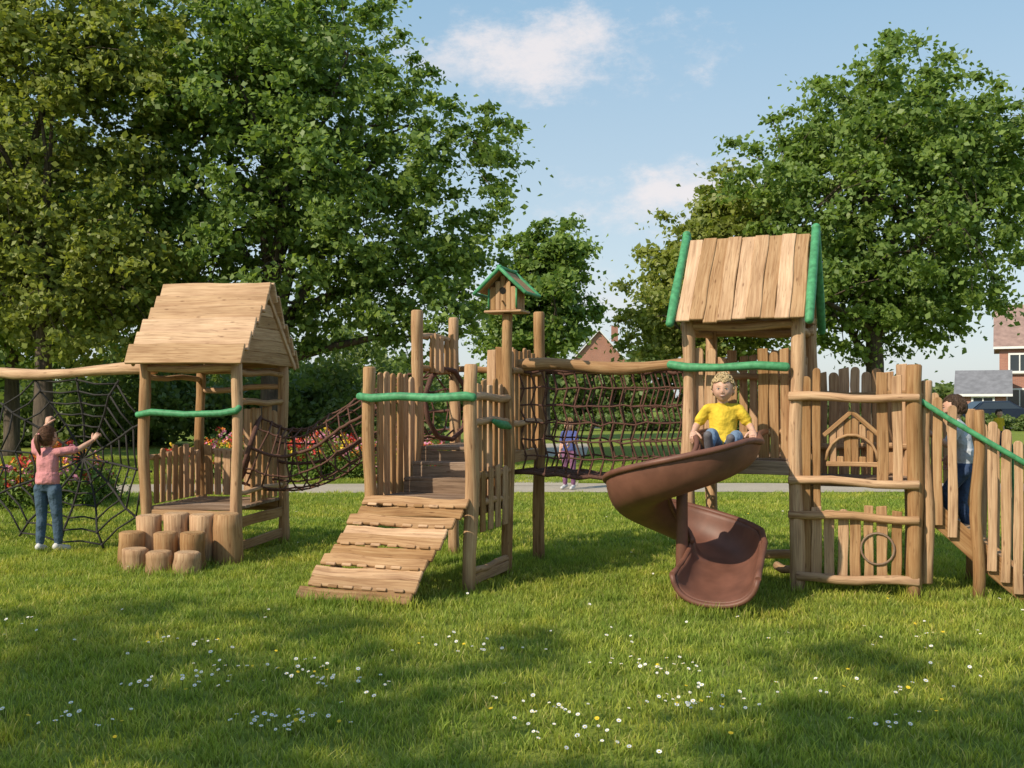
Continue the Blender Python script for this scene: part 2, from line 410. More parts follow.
TN=empty('rope_net_tunnel'); b=B()
ctrl=[V((-2.62,10.0,1.0)),V((-2.3,10.05,.90)),V((-1.95,10.0,.95)),V((-1.6,9.9,1.14)),V((-1.25,9.75,1.33)),V((-.9,9.62,1.44)),V((-.62,9.45,1.47))]
def cr(P,t):
    n=len(P)-1; i=min(int(t*n),n-1); f=t*n-i
    p0=P[max(i-1,0)];p1=P[i];p2=P[i+1];p3=P[min(i+2,n)]
    return .5*((2*p1)+(p2-p0)*f+(2*p0-5*p1+4*p2-p3)*f*f+(3*p1-p0-3*p2+p3)*f**3)
NS=17;NA=10
grid=[]
for i in range(NS+1):
    t=i/NS;p=cr(ctrl,t);d=(cr(ctrl,min(1,t+.02))-cr(ctrl,max(0,t-.02))).normalized();sd=perp(d);up=sd.cross(d)
    rr=.31+.03*math.cos(t*6.28)
    grid.append([p+sd*rr*math.cos(6.283*(k+.25)/NA)+up*rr*math.sin(6.283*(k+.25)/NA)+V((R(-1,1),R(-1,1),R(-1,1)))*.012 for k in range(NA)])
for i in range(NS):
    for k in range(NA):
        j=(k+1)%NA
        b.tube([grid[i][k],grid[i][k].lerp(grid[i+1][k],.5)-UP*.006,grid[i+1][k]],.010 if k%5 else .017,5,0,cap=False)
        b.tube([grid[i][k],grid[i][j]],.009,5,0,cap=False)
        b.ball(grid[i][k],.016,.016,.016,mat=0,nu=5,nv=4)
for i in(0,NS):
    b.tube(grid[i]+grid[i][:2],.024,8,0)
b.obj('net',[M_rope],TN)

# ------------------------------------------------------------------ TOWER 3 + annex
F3=F(2.25,7.9,-21); D3=1.0
T3=empty('slide_tower')
b=B()
for u,v,h in((0,0,2.16),(-.85,0,2.16),(-.85,D3,2.16),(0.02,D3+.05,2.16)):
    b.log(F3(u,v,-.05),F3(u+R(-.01,.01),v,h),.058,.052,capmat=3); BASES.append(F3(u,v,0))
for v in(0,D3): b.log(F3(-.92,v,2.10),F3(.06,v,2.10),.036)
for u in(-.85,0): b.log(F3(u,0,2.08),F3(u,D3,2.08),.034)
b.obj('posts',WM,T3)
b=B()
for i in range(9): b.board(F3(-.85,.06+i*.11,1.02),F3(0,.06+i*.11,1.02),.1,.03,UP,2)
b.board(F3(-.8,-.02,.96),F3(-.05,-.02,.96),.11,.035,F3.w,2); b.board(F3(-.85,.05,.95),F3(-.85,D3,.95),.11,.035,F3.u,0)
b.board(F3(-.8,D3,.95),F3(-.05,D3,.95),.11,.035,F3.w,0)
b.log(F3(-.85,D3-.1,.15),F3(0,D3-.1,.15),.04); b.log(F3(-.2,D3*.4,.12),F3(0,0.02,.12),.035)
b.obj('deck',WM,T3)
b=B()
palings(b,F3(-.83,.05,0),F3(-.64,.05,0),1.0,1.93,2,.09,.022,F3.w)
palings(b,F3(-.30,.05,0),F3(-.05,.05,0),1.0,1.93,3,.078,.022,F3.w)
b.log(F3(-.3,.08,1.25),F3(-.02,.08,1.25),.028)
palings(b,F3(-.8,D3,0),F3(-.03,D3,0),1.0,1.93,8,.084,.022,F3.w); b.log(F3(-.85,D3-.05,1.7),F3(0,D3-.05,1.7),.03); b.log(F3(-.85,D3-.05,1.2),F3(0,D3-.05,1.2),.03)
palings(b,F3(0.0,.1,0),F3(0.0,D3-.05,0),1.0,1.85,7,.1,.022,F3.u)
b.obj('railings',WM,T3)
b=B()
b.tube([F3(-1.0,-.06,1.79),F3(-.85,-.075,1.765),F3(-.6,-.08,1.76),F3(-.3,-.08,1.775),F3(-.07,-.07,1.76)],[.034,.036,.032,.035,.036],12,0,roundend=True)
b.obj('green_handrail',[M_green],T3)
b=B()
u0,u1=-.96,.10; e0,e1=-.14,D3+.14; vm=D3/2; ez,rz=2.12,2.86
for sgn in(-1,1):
    ve=e0 if sgn<0 else e1
    nb=9
    sl=F3.w*(vm-ve)+UP*(rz-ez); nn=F3.u.cross(sl).normalized(); nn=nn if nn.z>0 else -nn
    for i in range(nb):
        u=u0+.03+(u1-u0-.06)*(i+.5)/nb
        b.board(F3(u,ve,ez)+nn*(.03+.012*(i%2))-sl.normalized()*R(0,.035),F3(u+R(-.008,.008),vm,rz)+nn*(.03+.012*(i%2)),(u1-u0)/nb*.96,.024,nn,5,wob=.005)
    b.board(F3(u0+.03,ve+(vm-ve)*.1,ez+(rz-ez)*.1),F3(u1-.03,ve+(vm-ve)*.1,ez+(rz-ez)*.1),.07,.03,nn,5); b.board(F3(u0+.03,ve+(vm-ve)*.9,ez+(rz-ez)*.9),F3(u1-.03,ve+(vm-ve)*.9,ez+(rz-ez)*.9),.07,.03,nn,5)
    for uu in(u0-.01,u1+.01):
        p0=F3(uu,ve,ez)-sl.normalized()*.05+nn*.045; p1=F3(uu,vm,rz)+sl.normalized()*.07+nn*.045
        b.tube([p0,p0.lerp(p1,.3)+nn*.008,p0.lerp(p1,.7),p1],[.034,.038,.034,.036],12,1,roundend=True)
for i in range(5):
    z=ez+.05+(rz-ez-.1)*(i+.5)/5;hw=(vm-e0)*(1-(i+.8)/5)
    for uu in(u0+.05,u1-.05):
        if hw>.04:b.board(F3(uu,vm-hw,z),F3(uu,vm+hw,z),.125,.02,F3.u,5)
b.obj('roof',WM,T3)

T4=empty('play_panel_tower'); b=B()
UA=.86
for u,v,h in((UA,0,1.77),(UA,D3,1.77)):
    b.log(F3(u,v,-.05),F3(u,v,h),.06,.056,capmat=3); BASES.append(F3(u,v,0))
for z,r in((1.53,.036),(.87,.036),(.60,.036),(.12,.036)):
    b.log(F3(-.06 if z!=.12 else 0,-.05,z),F3(UA+.04,-.05,z+R(-.015,.015)),r,r*.9,capmat=3)
    b.log(F3(UA+.03,0,z),F3(UA+.03,D3,z),r*.9,capmat=3)
b.obj('frame',WM,T4); b=B()
for i in range(9): b.board(F3(.05,.06+i*.11,.84),F3(UA-.04,.06+i*.11,.84),.1,.03,UP,2)
palings(b,F3(.08,D3,0),F3(UA-.05,D3,0),.85,1.78,8,.088,.022,F3.w); b.log(F3(0,D3-.04,1.55),F3(UA,D3-.04,1.55),.03); b.log(F3(0,D3-.04,1.1),F3(UA,D3-.04,1.1),.03)
palings(b,F3(.1,-.01,0),F3(UA-.08,-.01,0),.1,.66,7,.078,.022,F3.w)
palings(b,F3(.03,0,0),F3(.2,0,0),.12,1.72,2,.072,.022,F3.w)
palings(b,F3(UA-.28,0.02,0),F3(UA-.06,0.02,0),.85,1.72,2,.085,.022,F3.w)
palings(b,F3(UA,.08,0),F3(UA,D3-.3,0),.85,1.70,5,.09,.022,F3.u)
b.obj('palings',WM,T4); b=B()
for k in range(6):
    u=.27+k*.055; hh=1.24+.14*(1-abs(k-2.5)/3)
    if k not in(1,4) : b.board(F3(u,.05,1.0),F3(u,.05,hh),.05,.018,F3.w,0)
    else:
        b.board(F3(u,.05,1.0),F3(u,.05,1.06),.05,.018,F3.w,0); b.board(F3(u,.05,1.20),F3(u,.05,hh),.05,.018,F3.w,0)
b.board(F3(.22,.03,1.0),F3(.60,.03,1.0),.04,.03,F3.w,0)
b.board(F3(.2,.03,1.22),F3(.41,.03,1.41),.035,.03,F3.w,0);b.board(F3(.62,.03,1.22),F3(.41,.03,1.41),.035,.03,F3.w,0)
b.tube([F3(.41+.19*math.cos(a*.3491),.02,1.03+.20*math.sin(a*.3491)) for a in range(10)],.012,8,0)
b.obj('house_play_panel',WM,T4); b=B()
ring=[F3(.60+.12*math.cos(a*.3142),-.03,.36+.12*math.sin(a*.3142)) for a in range(21)]
b.tube(ring,.009,8,0,cap=False)
b.obj('wooden_ring',[M_dkwood],T4)

NB=empty('rope_net_bridge'); b=B()
ba,bb=V((-.02,8.95,1.80)),V((1.66,8.72,1.80))
fa,fb=V((.33,9.55,1.80)),V((1.86,9.2,1.80))
pts=[ba.lerp(bb,i/10)+UP*(.022*math.sin(i*.8)) for i in range(11)]
b.tube(pts,[.052+.006*math.sin(i*1.4) for i in range(11)],14,0,capmat=3,jit=.05,roundend=.3)
pts=[fa.lerp(fb,i/10)+UP*(.02*math.sin(i*.9+2)) for i in range(11)]
b.tube(pts,.04,12,0,jit=.05)
b.obj('log_beams',WM,NB); b=B()
for (p,q,zt) in((ba,bb,1.76),(fa,fb,1.76)):
    nh=6;nvv=17
    def G(s,h): 
        t=s/nvv; z=zt-(zt-.86+.05*math.sin(t*3.14))*h/nh; c=p.lerp(q,t); c=c.lerp(ba.lerp(bb,t).lerp(fa.lerp(fb,t),.5),.18*(h/nh)); return V((c.x+.008*math.sin(s*5.1+h*3),c.y,z+.01*math.sin(s*2.3+h*1.7)))
    for s_ in range(nvv+1):
        for h in range(nh):
            a=G(min(nvv,max(0,s_+(0.22 if h%2 else -.22))),h); c=G(min(nvv,max(0,s_+(-0.22 if h%2 else .22))),h+1)
            b.tube([a,c],.0085,5,0,cap=False)
    for h in range(nh+1):
        b.tube([G(s_,h)+UP*R(-.008,.008) for s_ in range(nvv+1)],.02 if h in(0,nh) else .009,6,0)
for s_ in range(23):
    t=s_/22; p=ba.lerp(bb,t).lerp(fa.lerp(fb,t),.09);q=ba.lerp(bb,t).lerp(fa.lerp(fb,t),.91); z=.86-.05*math.sin(t*3.14)
    b.tube([V((p.x,p.y,z)),V((q.x,q.y,z))],.014,6,0)
b.obj('net',[M_rope],NB)

# ------------------------------------------------------------------ spiral slide
SL=empty('spiral_slide')
C=V((1.27,7.45,0)); RR=.34
path=[V((1.80,8.02,1.05)),V((1.70,7.82,1.045)),V((1.635,7.62,1.03))]
zs=[(0,1.01),(45,.94),(90,.85),(135,.75),(180,.645),(225,.53),(270,.41),(315,.31),(350,.245)]
for k in range(0,351,10):
    z=np.interp(k,[q[0] for q in zs],[q[1] for q in zs]); a=rad(-k)
    if k==0: continue
    path.append(C+V((RR*math.cos(a),RR*math.sin(a),z)))
path+= [V((1.58,7.36,.20)),V((1.52,7.22,.14)),V((1.46,7.08,.095)),V((1.40,6.92,.075))]
b=B(); rows=[];NP=17
for i,p in enumerate(path):
    d=(path[min(i+1,len(path)-1)]-path[max(i-1,0)]); dh=V((d.x,d.y,0)).normalized()
    out=V((-dh.y,dh.x,0))
    t=i/(len(path)-1)
    hi_o=.28; hi_i=.18
    if t<.08: hi_o=.20;hi_i=.20
    elif t<.16: hi_o=.20+.08*(t-.08)/.08
    if t>.9: k=(t-.9)/.1; hi_o=.28-.08*k; hi_i=.18+.02*k
    hw=.235+(.06 if t>.8 else 0)*(t-.8)/.2
    row=[]
    for j in range(NP):
        a=-1+2*j/(NP-1); 
        sx=hw*math.sin(a*1.45)/math.sin(1.45); zz=(abs(a)**2.3)*(hi_o if a>0 else hi_i)
        row.append(p+out*sx+UP*zz)
    rows.append(row)
idx=[]
for i,row in enumerate(rows): idx.append(b._ring(row,row,.5))
b._loft(idx,0,True,cap=False,closed=False)
o=b.obj('trough',[M_slide],SL)
md=o.modifiers.new('s','SOLIDIFY'); md.thickness=.03; md.offset=-1
md=o.modifiers.new('ss','SUBSURF'); md.levels=1; md.render_levels=1
b=B()
b.tube([r[0] for r in rows],.021,8,0); b.tube([r[-1] for r in rows],.023,8,0)
b.tube([rows[-1][j] for j in range(NP)],.02,8,0)
b.obj('rim',[M_slide],SL)
b=B(); b.log((1.27,7.47,-.02),(1.27,7.47,.85),.045,.045,n=16,wob=0,jit=0); BASES.append(V((1.27,7.47,0)))
b.box((1.40,7.0,0.0),(1.46,7.06,.09)); b.obj('support_post',[M_slide],SL)
for q in(-.2,-.1,0,.1,.2): BASES.append(V((1.42+q,6.93,0)))

# ------------------------------------------------------------------ stairs
ST=empty('wooden_staircase'); b=B()
for v in(.12,.88):
    b.board(F3(.88,v,.74),F3(1.66,v,.05),.16,.045,F3.w,0)
for i in range(6):
    t=(i+.5)/6; u=.9+.75*t; z=.80-.72*t; 
    b.board(F3(u,.12,z),F3(u,.88,z),.13,.03,UP,0)
b.obj('steps',WM,ST); b=B()
for v in(.07,.93):
    for u,kind in((.95,1),(1.03,0),(1.13,0),(1.31,1),(1.40,0),(1.49,0),(1.58,0)):
        zb=.74-.69*(u-.88)/.78-.06; zt=1.60-.62*(u-.95)
        if kind: b.log(F3(u,v,0 if u>1 else .1),F3(u,v,zt+.05),.043,.04,capmat=3); BASES.append(F3(u,v,0))
        else: b.board(F3(u,v,zb),F3(u+R(-.01,.01),v,zt+R(-.03,.02)),.066,.024,F3.w,0,top='round')
b.obj('balusters',WM,ST); b=B()
for v in(.01,.99):
    b.tube([F3(.84,v,1.54),F3(1.1,v,1.36),F3(1.4,v,1.17),F3(1.64,v,1.02)],.022,10,0,roundend=True)
    b.tube([F3(1.66,v,-.05),F3(1.665,v,.5),F3(1.66,v,1.12)],.04,12,0,roundend=True)
b.obj('green_handrail',[M_green],ST)

# ------------------------------------------------------------------ people
def lerp(a,b,t): return a+(b-a)*t
def hand(b,wr,d,pn,side,s,curl,mat):
    d=d.normalized(); pn=(pn-d*pn.dot(d)).normalized(); sd=d.cross(pn)*side
    L=.062*s; wdt=.056*s
    pts=[wr-d*.01*s,wr+d*L*.3,wr+d*L*.75,wr+d*L]
    rings=[]
    for k,p in enumerate(pts):
        hw=[.019,.026,.029,.026][k]*s; ht=[.015,.013,.012,.009][k]*s
        rings.append(b._ring([p+sd*hw*math.cos(a*.7854)+pn*ht*math.sin(a*.7854) for a in range(8)],[p]*8,.5))
    b._loft(rings,mat,True)
    for k,(ln,off) in enumerate(((.048,.75),(.055,.25),(.051,-.25),(.040,-.75))):
        p=wr+d*L*.92+sd*wdt*.42*off; dd=d+sd*off*.08; dd.normalize(); pts=[p-dd*.012*s,p];rs=[.0085*s,.0085*s]
        for j in range(3):
            ang=curl*(1+.12*k)*(1 if j else .8); dd=(Matrix.Rotation(ang,3,dd.cross(pn).normalized())@dd)
            p=p+dd*ln*s*(.42,.32,.26)[j]; pts.append(p); rs.append(.0082*s*(.95,.88,.72)[j])
        b.tube(pts,rs,7,mat,roundend=True)
    p=wr+d*L*.25+sd*wdt*.4; dd=(d*.7+sd*.75+pn*.25).normalized(); pts=[p-dd*.012*s,p];rs=[.011*s,.011*s]
    for j in range(2):
        p=p+dd*.026*s; pts.append(p); rs.append((.0095,.0075)[j]*s); dd=(dd+d*.3+pn*.5*min(1,curl)).normalized()
    b.tube(pts,rs,7,mat,roundend=True)

def head(b,c,f,up,s,hair,ms,mh):
    f=f.normalized(); x=f.cross(up).normalized(); up=x.cross(f).normalized()
    M=Matrix((x,f,up)).transposed()
    def fn(p):
        X,Y,Z=p.x,p.y,p.z
        w=.079*(1-.16*max(0,-Z)**1.6); dp=.090*(1-.08*max(0,-Z)) ; q=V((X*w,Y*dp,Z*.104))
        if Z<-.3: q.y+=.010*(-Z-.3)*(1 if Y>-.2 else .2)
        if Y>0:
            q.y+=.013*math.exp(-((X/.13)**2+((Z+.22)/.13)**2))+.004*math.exp(-((X/.10)**2+((Z-.0)/.2)**2))
            for e in(-1,1):
                q.y-=.006*math.exp(-(((X-e*.38)/.18)**2+((Z+.02)/.12)**2))
                q.y+=.007*math.exp(-(((X-e*.48)/.24)**2+((Z+.36)/.2)**2)); q.x+=e*.003*math.exp(-(((X-e*.7)/.3)**2+((Z+.4)/.25)**2))
            q.y+=.005*math.exp(-((X/.28)**2+((Z+.54)/.10)**2))+.006*math.exp(-((X/.25)**2+((Z+.86)/.12)**2))
        if Y<-.0 and Z<-.2: q.y*=(1-.25*(-Z-.2))
        return q*s
    b.ball(c,1,1,1,M,ms,48,38,fn)
    def S(X,Z,d=0):
        Y=math.sqrt(max(0,1-X*X-Z*Z)); q=fn(V((X,Y,Z))); q.y+=d*s; return c+M@q
    T=lambda a,bb,cc:c+M@(V((a,bb,cc))*s)
    for e in(-1,1):
        ec=S(e*.38,-.03,-.0055)
        b.ball(ec,.0125*s,.009*s,.0078*s,M,6,12,8)
        b.ball(ec+M@V((0,.0068*s,0)),.0058*s,.003*s,.0062*s,M,7,10,6)
        b.tube([S(e*.22,-.0,.001),S(e*.30,.055,.0015),S(e*.40,.065,.0015),S(e*.54,.02,.001)],.0022*s,6,5)
        b.tube([S(e*.22,-.08,-.001),S(e*.38,-.115,.0005),S(e*.52,-.07,-.001)],.0025*s,6,ms)
        b.tube([S(e*.20,.17,.001),S(e*.36,.225,.0015),S(e*.56,.18,.001)],[.0018*s,.0026*s,.001*s],6,mh)
        ep=[T(e*(.079+.004*math.cos(a)),.0-.014*math.cos(a),-.012+.024*math.sin(a)) for a in[k*.63 for k in range(10)]]
        b.tube(ep+ep[:1],.0052*s,6,ms); b.ball(T(e*.077,0,-.012),.006*s,.014*s,.021*s,M,ms,8,6)
        b.ball(S(e*.075,-.29,-.004),.008*s,.007*s,.006*s,M,ms,8,6)
    b.tube([S(-.30,-.47,-.001),S(-.18,-.535,.001),S(0,-.56,.0015),S(.18,-.535,.001),S(.30,-.47,-.001)],[.0015*s,.0035*s,.0042*s,.0035*s,.0015*s],8,8)
    b.tube([S(-.20,-.505,.0028),S(0,-.535,.0045),S(.20,-.505,.0028)],[.0012*s,.0022*s,.0012*s],6,6)
    rs=random.Random(3)
    if hair=='curly':
        def line(p): return .50-.10*abs(p.x)+.05*math.sin(p.x*9) if p.y>.30 else (.0 if p.y>-.1 else -.45)
        def fh(p):
            return V((p.x*.083,p.y*.093-.005,p.z*.109+.004))*s
        for k in range(620):
            while True:
                p=V((rs.gauss(0,1),rs.gauss(0,1),rs.gauss(0,1))).normalized()
                if p.z>line(p)-.03: break
            q=c+M@(fh(p)*rs.uniform(.99,1.10)); rr=rs.uniform(.007,.012)*s
            t1=p.cross(V((rs.gauss(0,1),rs.gauss(0,1),rs.gauss(0,1)))).normalized(); t2=p.cross(t1)
            pts=[q+M@(t1*math.cos(a)+t2*math.sin(a)+p*a*.10)*rr for a in(0,1.1,2.2,3.3,4.4)]
            b.tube(pts,[.002*s,.0035*s,.004*s,.0035*s,.0015*s],5,mh)
        def f2(p):
            q=fh(p); 
            if p.z<line(p): q=q*.86
            return q
        b.ball(c,1,1,1,M,mh,36,26,f2)
    else:
        low=-.75 if hair!='short' else -.50
        def inh(p): return not((p.y>.25 and p.z<.42+.06*math.sin(p.x*8)) or p.z<low or (p.y>-.05 and p.z<-.12))
        def f3(p):
            a=math.atan2(p.x,p.y); q=V((p.x*.085,p.y*.1-.005,p.z*.112+.005))*(1+.015*math.sin(a*17)+.01*math.sin(a*31+p.z*5))
            if not inh(p): q=q*.84
            return q*s
        b.ball(c,1,1,1,M,mh,48,32,f3)
        for k in range(260):
            while True:
                p=V((rs.gauss(0,1),rs.gauss(0,1),rs.gauss(0,1))).normalized()
                if inh(p) and p.z>-.3: break
            if hair=='ponytail': tgt=V((0,-.95,.35)).normalized()
            else: tgt=(p+V((0,-.05,-.8))).normalized()
            pts=[]
            for t in(0,.2,.4,.6):
                q=p.lerp(tgt,t).normalized()
                if not inh(q): break
                pts.append(c+M@(V((q.x*.0865,q.y*.102-.005,q.z*.114+.005))*s*(1.0+.012*math.sin(k))))
            if len(pts)>1: b.tube(pts,[.0035*s]*(len(pts)-1)+[.0015*s],5,mh)
        if hair=='ponytail':
            for k in range(16):
                ox,oy=rs.uniform(-.014,.014),rs.uniform(-.012,.012)
                b.tube([T(ox*.3,-.092,.045),T(ox,-.125+oy,.045),T(ox*1.3,-.142+oy,-.01),T(ox*1.2+.006,-.138+oy,-.08),T(.01+ox*.5,-.125+oy*.5,-.13-rs.uniform(0,.03))],[.008*s,.010*s,.010*s,.008*s,.002*s],6,mh)
            b.ball(T(0,-.1,.047),.014*s,.012*s,.014*s,M,1,8,6)
        if hair=='long':
            for k in range(26):
                a=math.pi+(k-12.5)/13*1.75; r0=.078
                p=T(r0*math.sin(a),r0*1.12*math.cos(a),-.0); 
                b.tube([p,T(r0*1.02*math.sin(a),r0*1.18*math.cos(a),-.06),T(.07*math.sin(a),.085*math.cos(a)-.01,-.12),T(.055*math.sin(a),.075*math.cos(a)-.012,-.165-rs.uniform(0,.02))],[.012*s,.013*s,.011*s,.004*s],6,mh)

DEF=dict(pel=(0,0,.67),wst=(0,.0,.76),chs=(0,.0,.91),nkb=(0,-.005,1.01),nkt=(0,.005,1.07),head=(0,.012,1.145),
  shl=(-.125,0,.99),shr=(.125,0,.99),ell=(-.165,-.015,.80),elr=(.165,-.015,.80),wrl=(-.175,.03,.625),wrr=(.175,.03,.625),
  hpl=(-.07,0,.64),hpr=(.07,0,.64),knl=(-.078,.015,.35),knr=(.078,.015,.35),anl=(-.08,0,.075),anr=(.08,0,.075),
  tol=(-.09,.115,.028),tor=(.09,.115,.028),hdl=(0,.1,-1),hdr=(0,.1,-1),pnl=(1,0,0),pnr=(-1,0,0),look=(0,1,0),upv=(0,0,1),curl=.35,lean=(0,0,1))
def child(name,O,yaw,s,J,shirt,pants,hairc,shoe,hair,detail=.008,longsleeve=False):
    K=dict(DEF);K.update(J)
    Rz=Matrix.Rotation(rad(yaw),3,'Z'); O=V(O)
    P={k:(O+Rz@(V(v)*s)) for k,v in K.items() if k not in('hdl','hdr','pnl','pnr','look','upv','curl','lean')}
    Dr={k:(Rz@V(K[k])).normalized() for k in('hdl','hdr','pnl','pnr','look','upv')}
    par=empty(name)
    mats=[M_skin,cloth(name+'_shirt',shirt),cloth(name+'_trousers',pants),simple(name+'_shoes',shoe,.6,40,.1),
          simple(name+'_hair',hairc,.6,60,.35,.5,.004),simple(name+'_brows',tuple(x*.45 for x in hairc),.7)]
    b=B(); prim=[]
    def seg(a,c,r0,r1,lab,n=14,mid=0):
        r0*=s;r1*=s
        b.tube([a,a.lerp(c,.33),a.lerp(c,.66),c],[r0,lerp(r0,r1,.33)+mid*s,lerp(r0,r1,.66)+mid*.5*s,r1],n,0,roundend=.8); prim.append((a,c,r0,r1,lab))
    side=(P['shr']-P['shl']).normalized()
    secs=[(P['pel']-(P['wst']-P['pel']).normalized()*.06*s,.075,.07),(P['pel'],.112,.088),(P['wst'],.104,.084),(P['chs'],.112,.085),(P['shl'].lerp(P['shr'],.5),.105,.066),(P['nkb']+V((0,0,.012))*s,.050,.046)]
    rings=[]
    for k,(c,hw,hd) in enumerate(secs):
        a=secs[min(k+1,len(secs)-1)][0]-secs[max(k-1,0)][0]; up=a.normalized(); sd=(side-up*side.dot(up)).normalized(); fw=up.cross(sd)
        rings.append(b._ring([c+sd*hw*s*math.cos(t*.3927)+fw*hd*s*math.sin(t*.3927) for t in range(16)],[c]*16,.5))
    b._loft(rings,0,True)
    hem=P['pel'].lerp(P['wst'],.15); hup=(P['wst']-P['pel']).normalized(); sd=(side-hup*side.dot(hup)).normalized(); fw=hup.cross(sd)
    rr=[]
    for q,e in((-.0,1.0),(.01,1.06),(.05,1.05),(.11,1.0)):
        cc=hem+hup*q*s; rr.append(b._ring([cc+sd*.114*e*s*math.cos(t*.3927)+fw*.093*e*s*math.sin(t*.3927) for t in range(16)],[cc]*16,.5))
    b._loft(rr,0,True)
    prim.append((P['wst'].lerp(P['pel'],.65),P['chs'],.1*s,.1*s,11)); prim.append((P['chs'],P['nkb'],.1*s,.05*s,1)); prim.append((P['shl'],P['shr'],.055*s,.055*s,1))
    prim.append((P['pel'],P['pel'].lerp(P['hpl'],.9),.094*s,.092*s,21)); prim.append((P['pel'],P['pel'].lerp(P['hpr'],.9),.094*s,.092*s,21))
    seg(P['nkb'],P['nkt'],.038,.036,0)
    for q in'lr':
        sh,el,wr=P['sh'+q],P['el'+q],P['wr'+q]
        b.tube([P['chs'].lerp(P['nkb'],.75),sh],[.048*s,.043*s],12,0,roundend=.6)
        m=sh.lerp(el,.75)
        if longsleeve: seg(sh,el,.043,.038,1); seg(el,wr,.038,.026,1)
        else:
            seg(sh,m,.043,.046,1); seg(sh.lerp(el,.4),el,.032,.028,0); seg(el,wr,.029,.019,0,mid=.003)
        hp,kn,an,to=P['hp'+q],P['kn'+q],P['an'+q],P['to'+q]
        seg(hp,kn,.072,.051,2); seg(kn,an.lerp(kn,.12),.050,.042,2,mid=.003)
        fd=(to-an).normalized()
        seg(an.lerp(kn,.05),an-(kn-an).normalized()*.02*s,.034,.034,3)
        dn=-(kn-an).normalized(); dn=(dn-fd*dn.dot(fd)).normalized() if abs(dn.dot(fd))<.95 else V((0,0,-1))
        seg(an+dn*.028*s+fd*(-.03*s),to,.034,.033,3)
    o=b.obj('tmp',[M_skin]); 
    md=o.modifiers.new('r','REMESH'); md.mode='VOXEL'; md.voxel_size=detail; md.use_smooth_shade=True
    md=o.modifiers.new('m','SMOOTH'); md.iterations=3; md.factor=.5
    dg=bpy.context.evaluated_depsgraph_get(); me=bpy.data.meshes.new_from_object(o.evaluated_get(dg))
    bpy.data.objects.remove(o)
    n=len(me.polygons); ce=np.zeros(n*3,dtype=np.float32); me.polygons.foreach_get('center',ce); ce=ce.reshape(-1,3)
    best=np.full(n,1e9);lab=np.zeros(n,dtype=np.int32)
    for a,c,r0,r1,l in prim:
        a=np.array(a);c=np.array(c);d=c-a;t=np.clip(((ce-a)@d)/(d@d),0,1); ds=np.linalg.norm(ce-(a+t[:,None]*d),axis=1)-(r0+(r1-r0)*t)
        mk=ds<best; best[mk]=ds[mk]; lab[mk]=l
    above=((ce-np.array(hem))@np.array(hup))>0
    tor=(lab==11)|(lab==21); lab[tor&above]=1; lab[tor&~above]=2
    lab=lab.astype(np.int32)
    me.materials.clear()
    for m in mats: me.materials.append(m)
    me.polygons.foreach_set('material_index',lab); me.polygons.foreach_set('use_smooth',np.ones(n,dtype=bool)); me.update()
    ob=bpy.data.objects.new('body',me); COL.objects.link(ob); ob.parent=par
    b=B()
    hand(b,P['wrl'],Dr['hdl'],Dr['pnl'],-1,s*1.12,K['curl'],0); hand(b,P['wrr'],Dr['hdr'],Dr['pnr'],1,s*1.12,K['curl'],0)
    b.obj('hands',mats,par)
    b=B(); head(b,P['head'],Dr['look'],Dr['upv'],s,hair,0,4)
    b.obj('head',mats+[M_eye,M_iris,M_lip],par)
    return par
child('boy_on_slide',(1.625,7.70,1.035),168,.98,dict(pel=(0,0,.10),wst=(0,-.005,.19),chs=(0,.0,.33),nkb=(0,.01,.43),nkt=(0,.03,.485),head=(0,.045,.565),
  shl=(-.118,.0,.405),shr=(.118,.0,.405),ell=(-.20,-.01,.28),elr=(.20,-.01,.28),wrl=(-.225,.11,.235),wrr=(.225,.11,.225),
  hpl=(-.065,.03,.095),hpr=(.065,.03,.095),knl=(-.10,.28,.20),knr=(.085,.28,.215),anl=(-.05,.49,.12),anr=(.10,.47,.14),
  tol=(-.055,.55,.20),tor=(.11,.53,.22),hdl=(0,.8,-.5),hdr=(0,.8,-.5),pnl=(0,-.5,-.8),pnr=(0,-.5,-.8),look=(.06,1,-.03),curl=.75),
  (.72,.50,.05),(.17,.24,.34),(.50,.37,.20),(.12,.11,.12),'curly',.007)
child('girl_at_net',(-4.57,9.84,0.0),-8,.99,dict(shl=(-.125,.0,1.0),shr=(.125,0,1.0),ell=(-.20,.12,1.13),elr=(.26,.12,1.02),wrl=(-.165,.25,1.27),wrr=(.34,.25,1.11),
  hdl=(0,.35,1),hdr=(.4,.4,.8),pnl=(0,1,-.2),pnr=(0,1,-.3),knl=(-.075,.02,.35),knr=(.085,.03,.35),anl=(-.07,-.02,.075),anr=(.10,.03,.075),tol=(-.09,.09,.028),tor=(.14,.13,.028),
  look=(.3,1,.18),curl=.8,head=(0,.005,1.145)),
  (.64,.27,.28),(.07,.11,.16),(.11,.05,.025),(.6,.58,.56),'ponytail',.008)
ps=F3(1.235,.5,0)
child('boy_on_stairs',(ps.x,ps.y,.36),69,.94,dict(knl=(-.075,.14,.44),anl=(-.08,.10,.21),tol=(-.085,.20,.165),anr=(.08,-.06,.06),tor=(.085,.05,.02),knr=(.078,.02,.34),
  chs=(0,.03,.91),nkb=(0,.05,1.01),nkt=(0,.065,1.07),head=(0,.08,1.145),shl=(-.125,.045,.99),shr=(.125,.045,.99),ell=(-.19,.14,.84),wrl=(-.22,.27,.93),elr=(.17,.0,.81),wrr=(.18,.12,.72),hdl=(0,1,.3)),
  (.50,.54,.60),(.05,.08,.16),(.06,.035,.02),(.08,.08,.09),'short',.009)
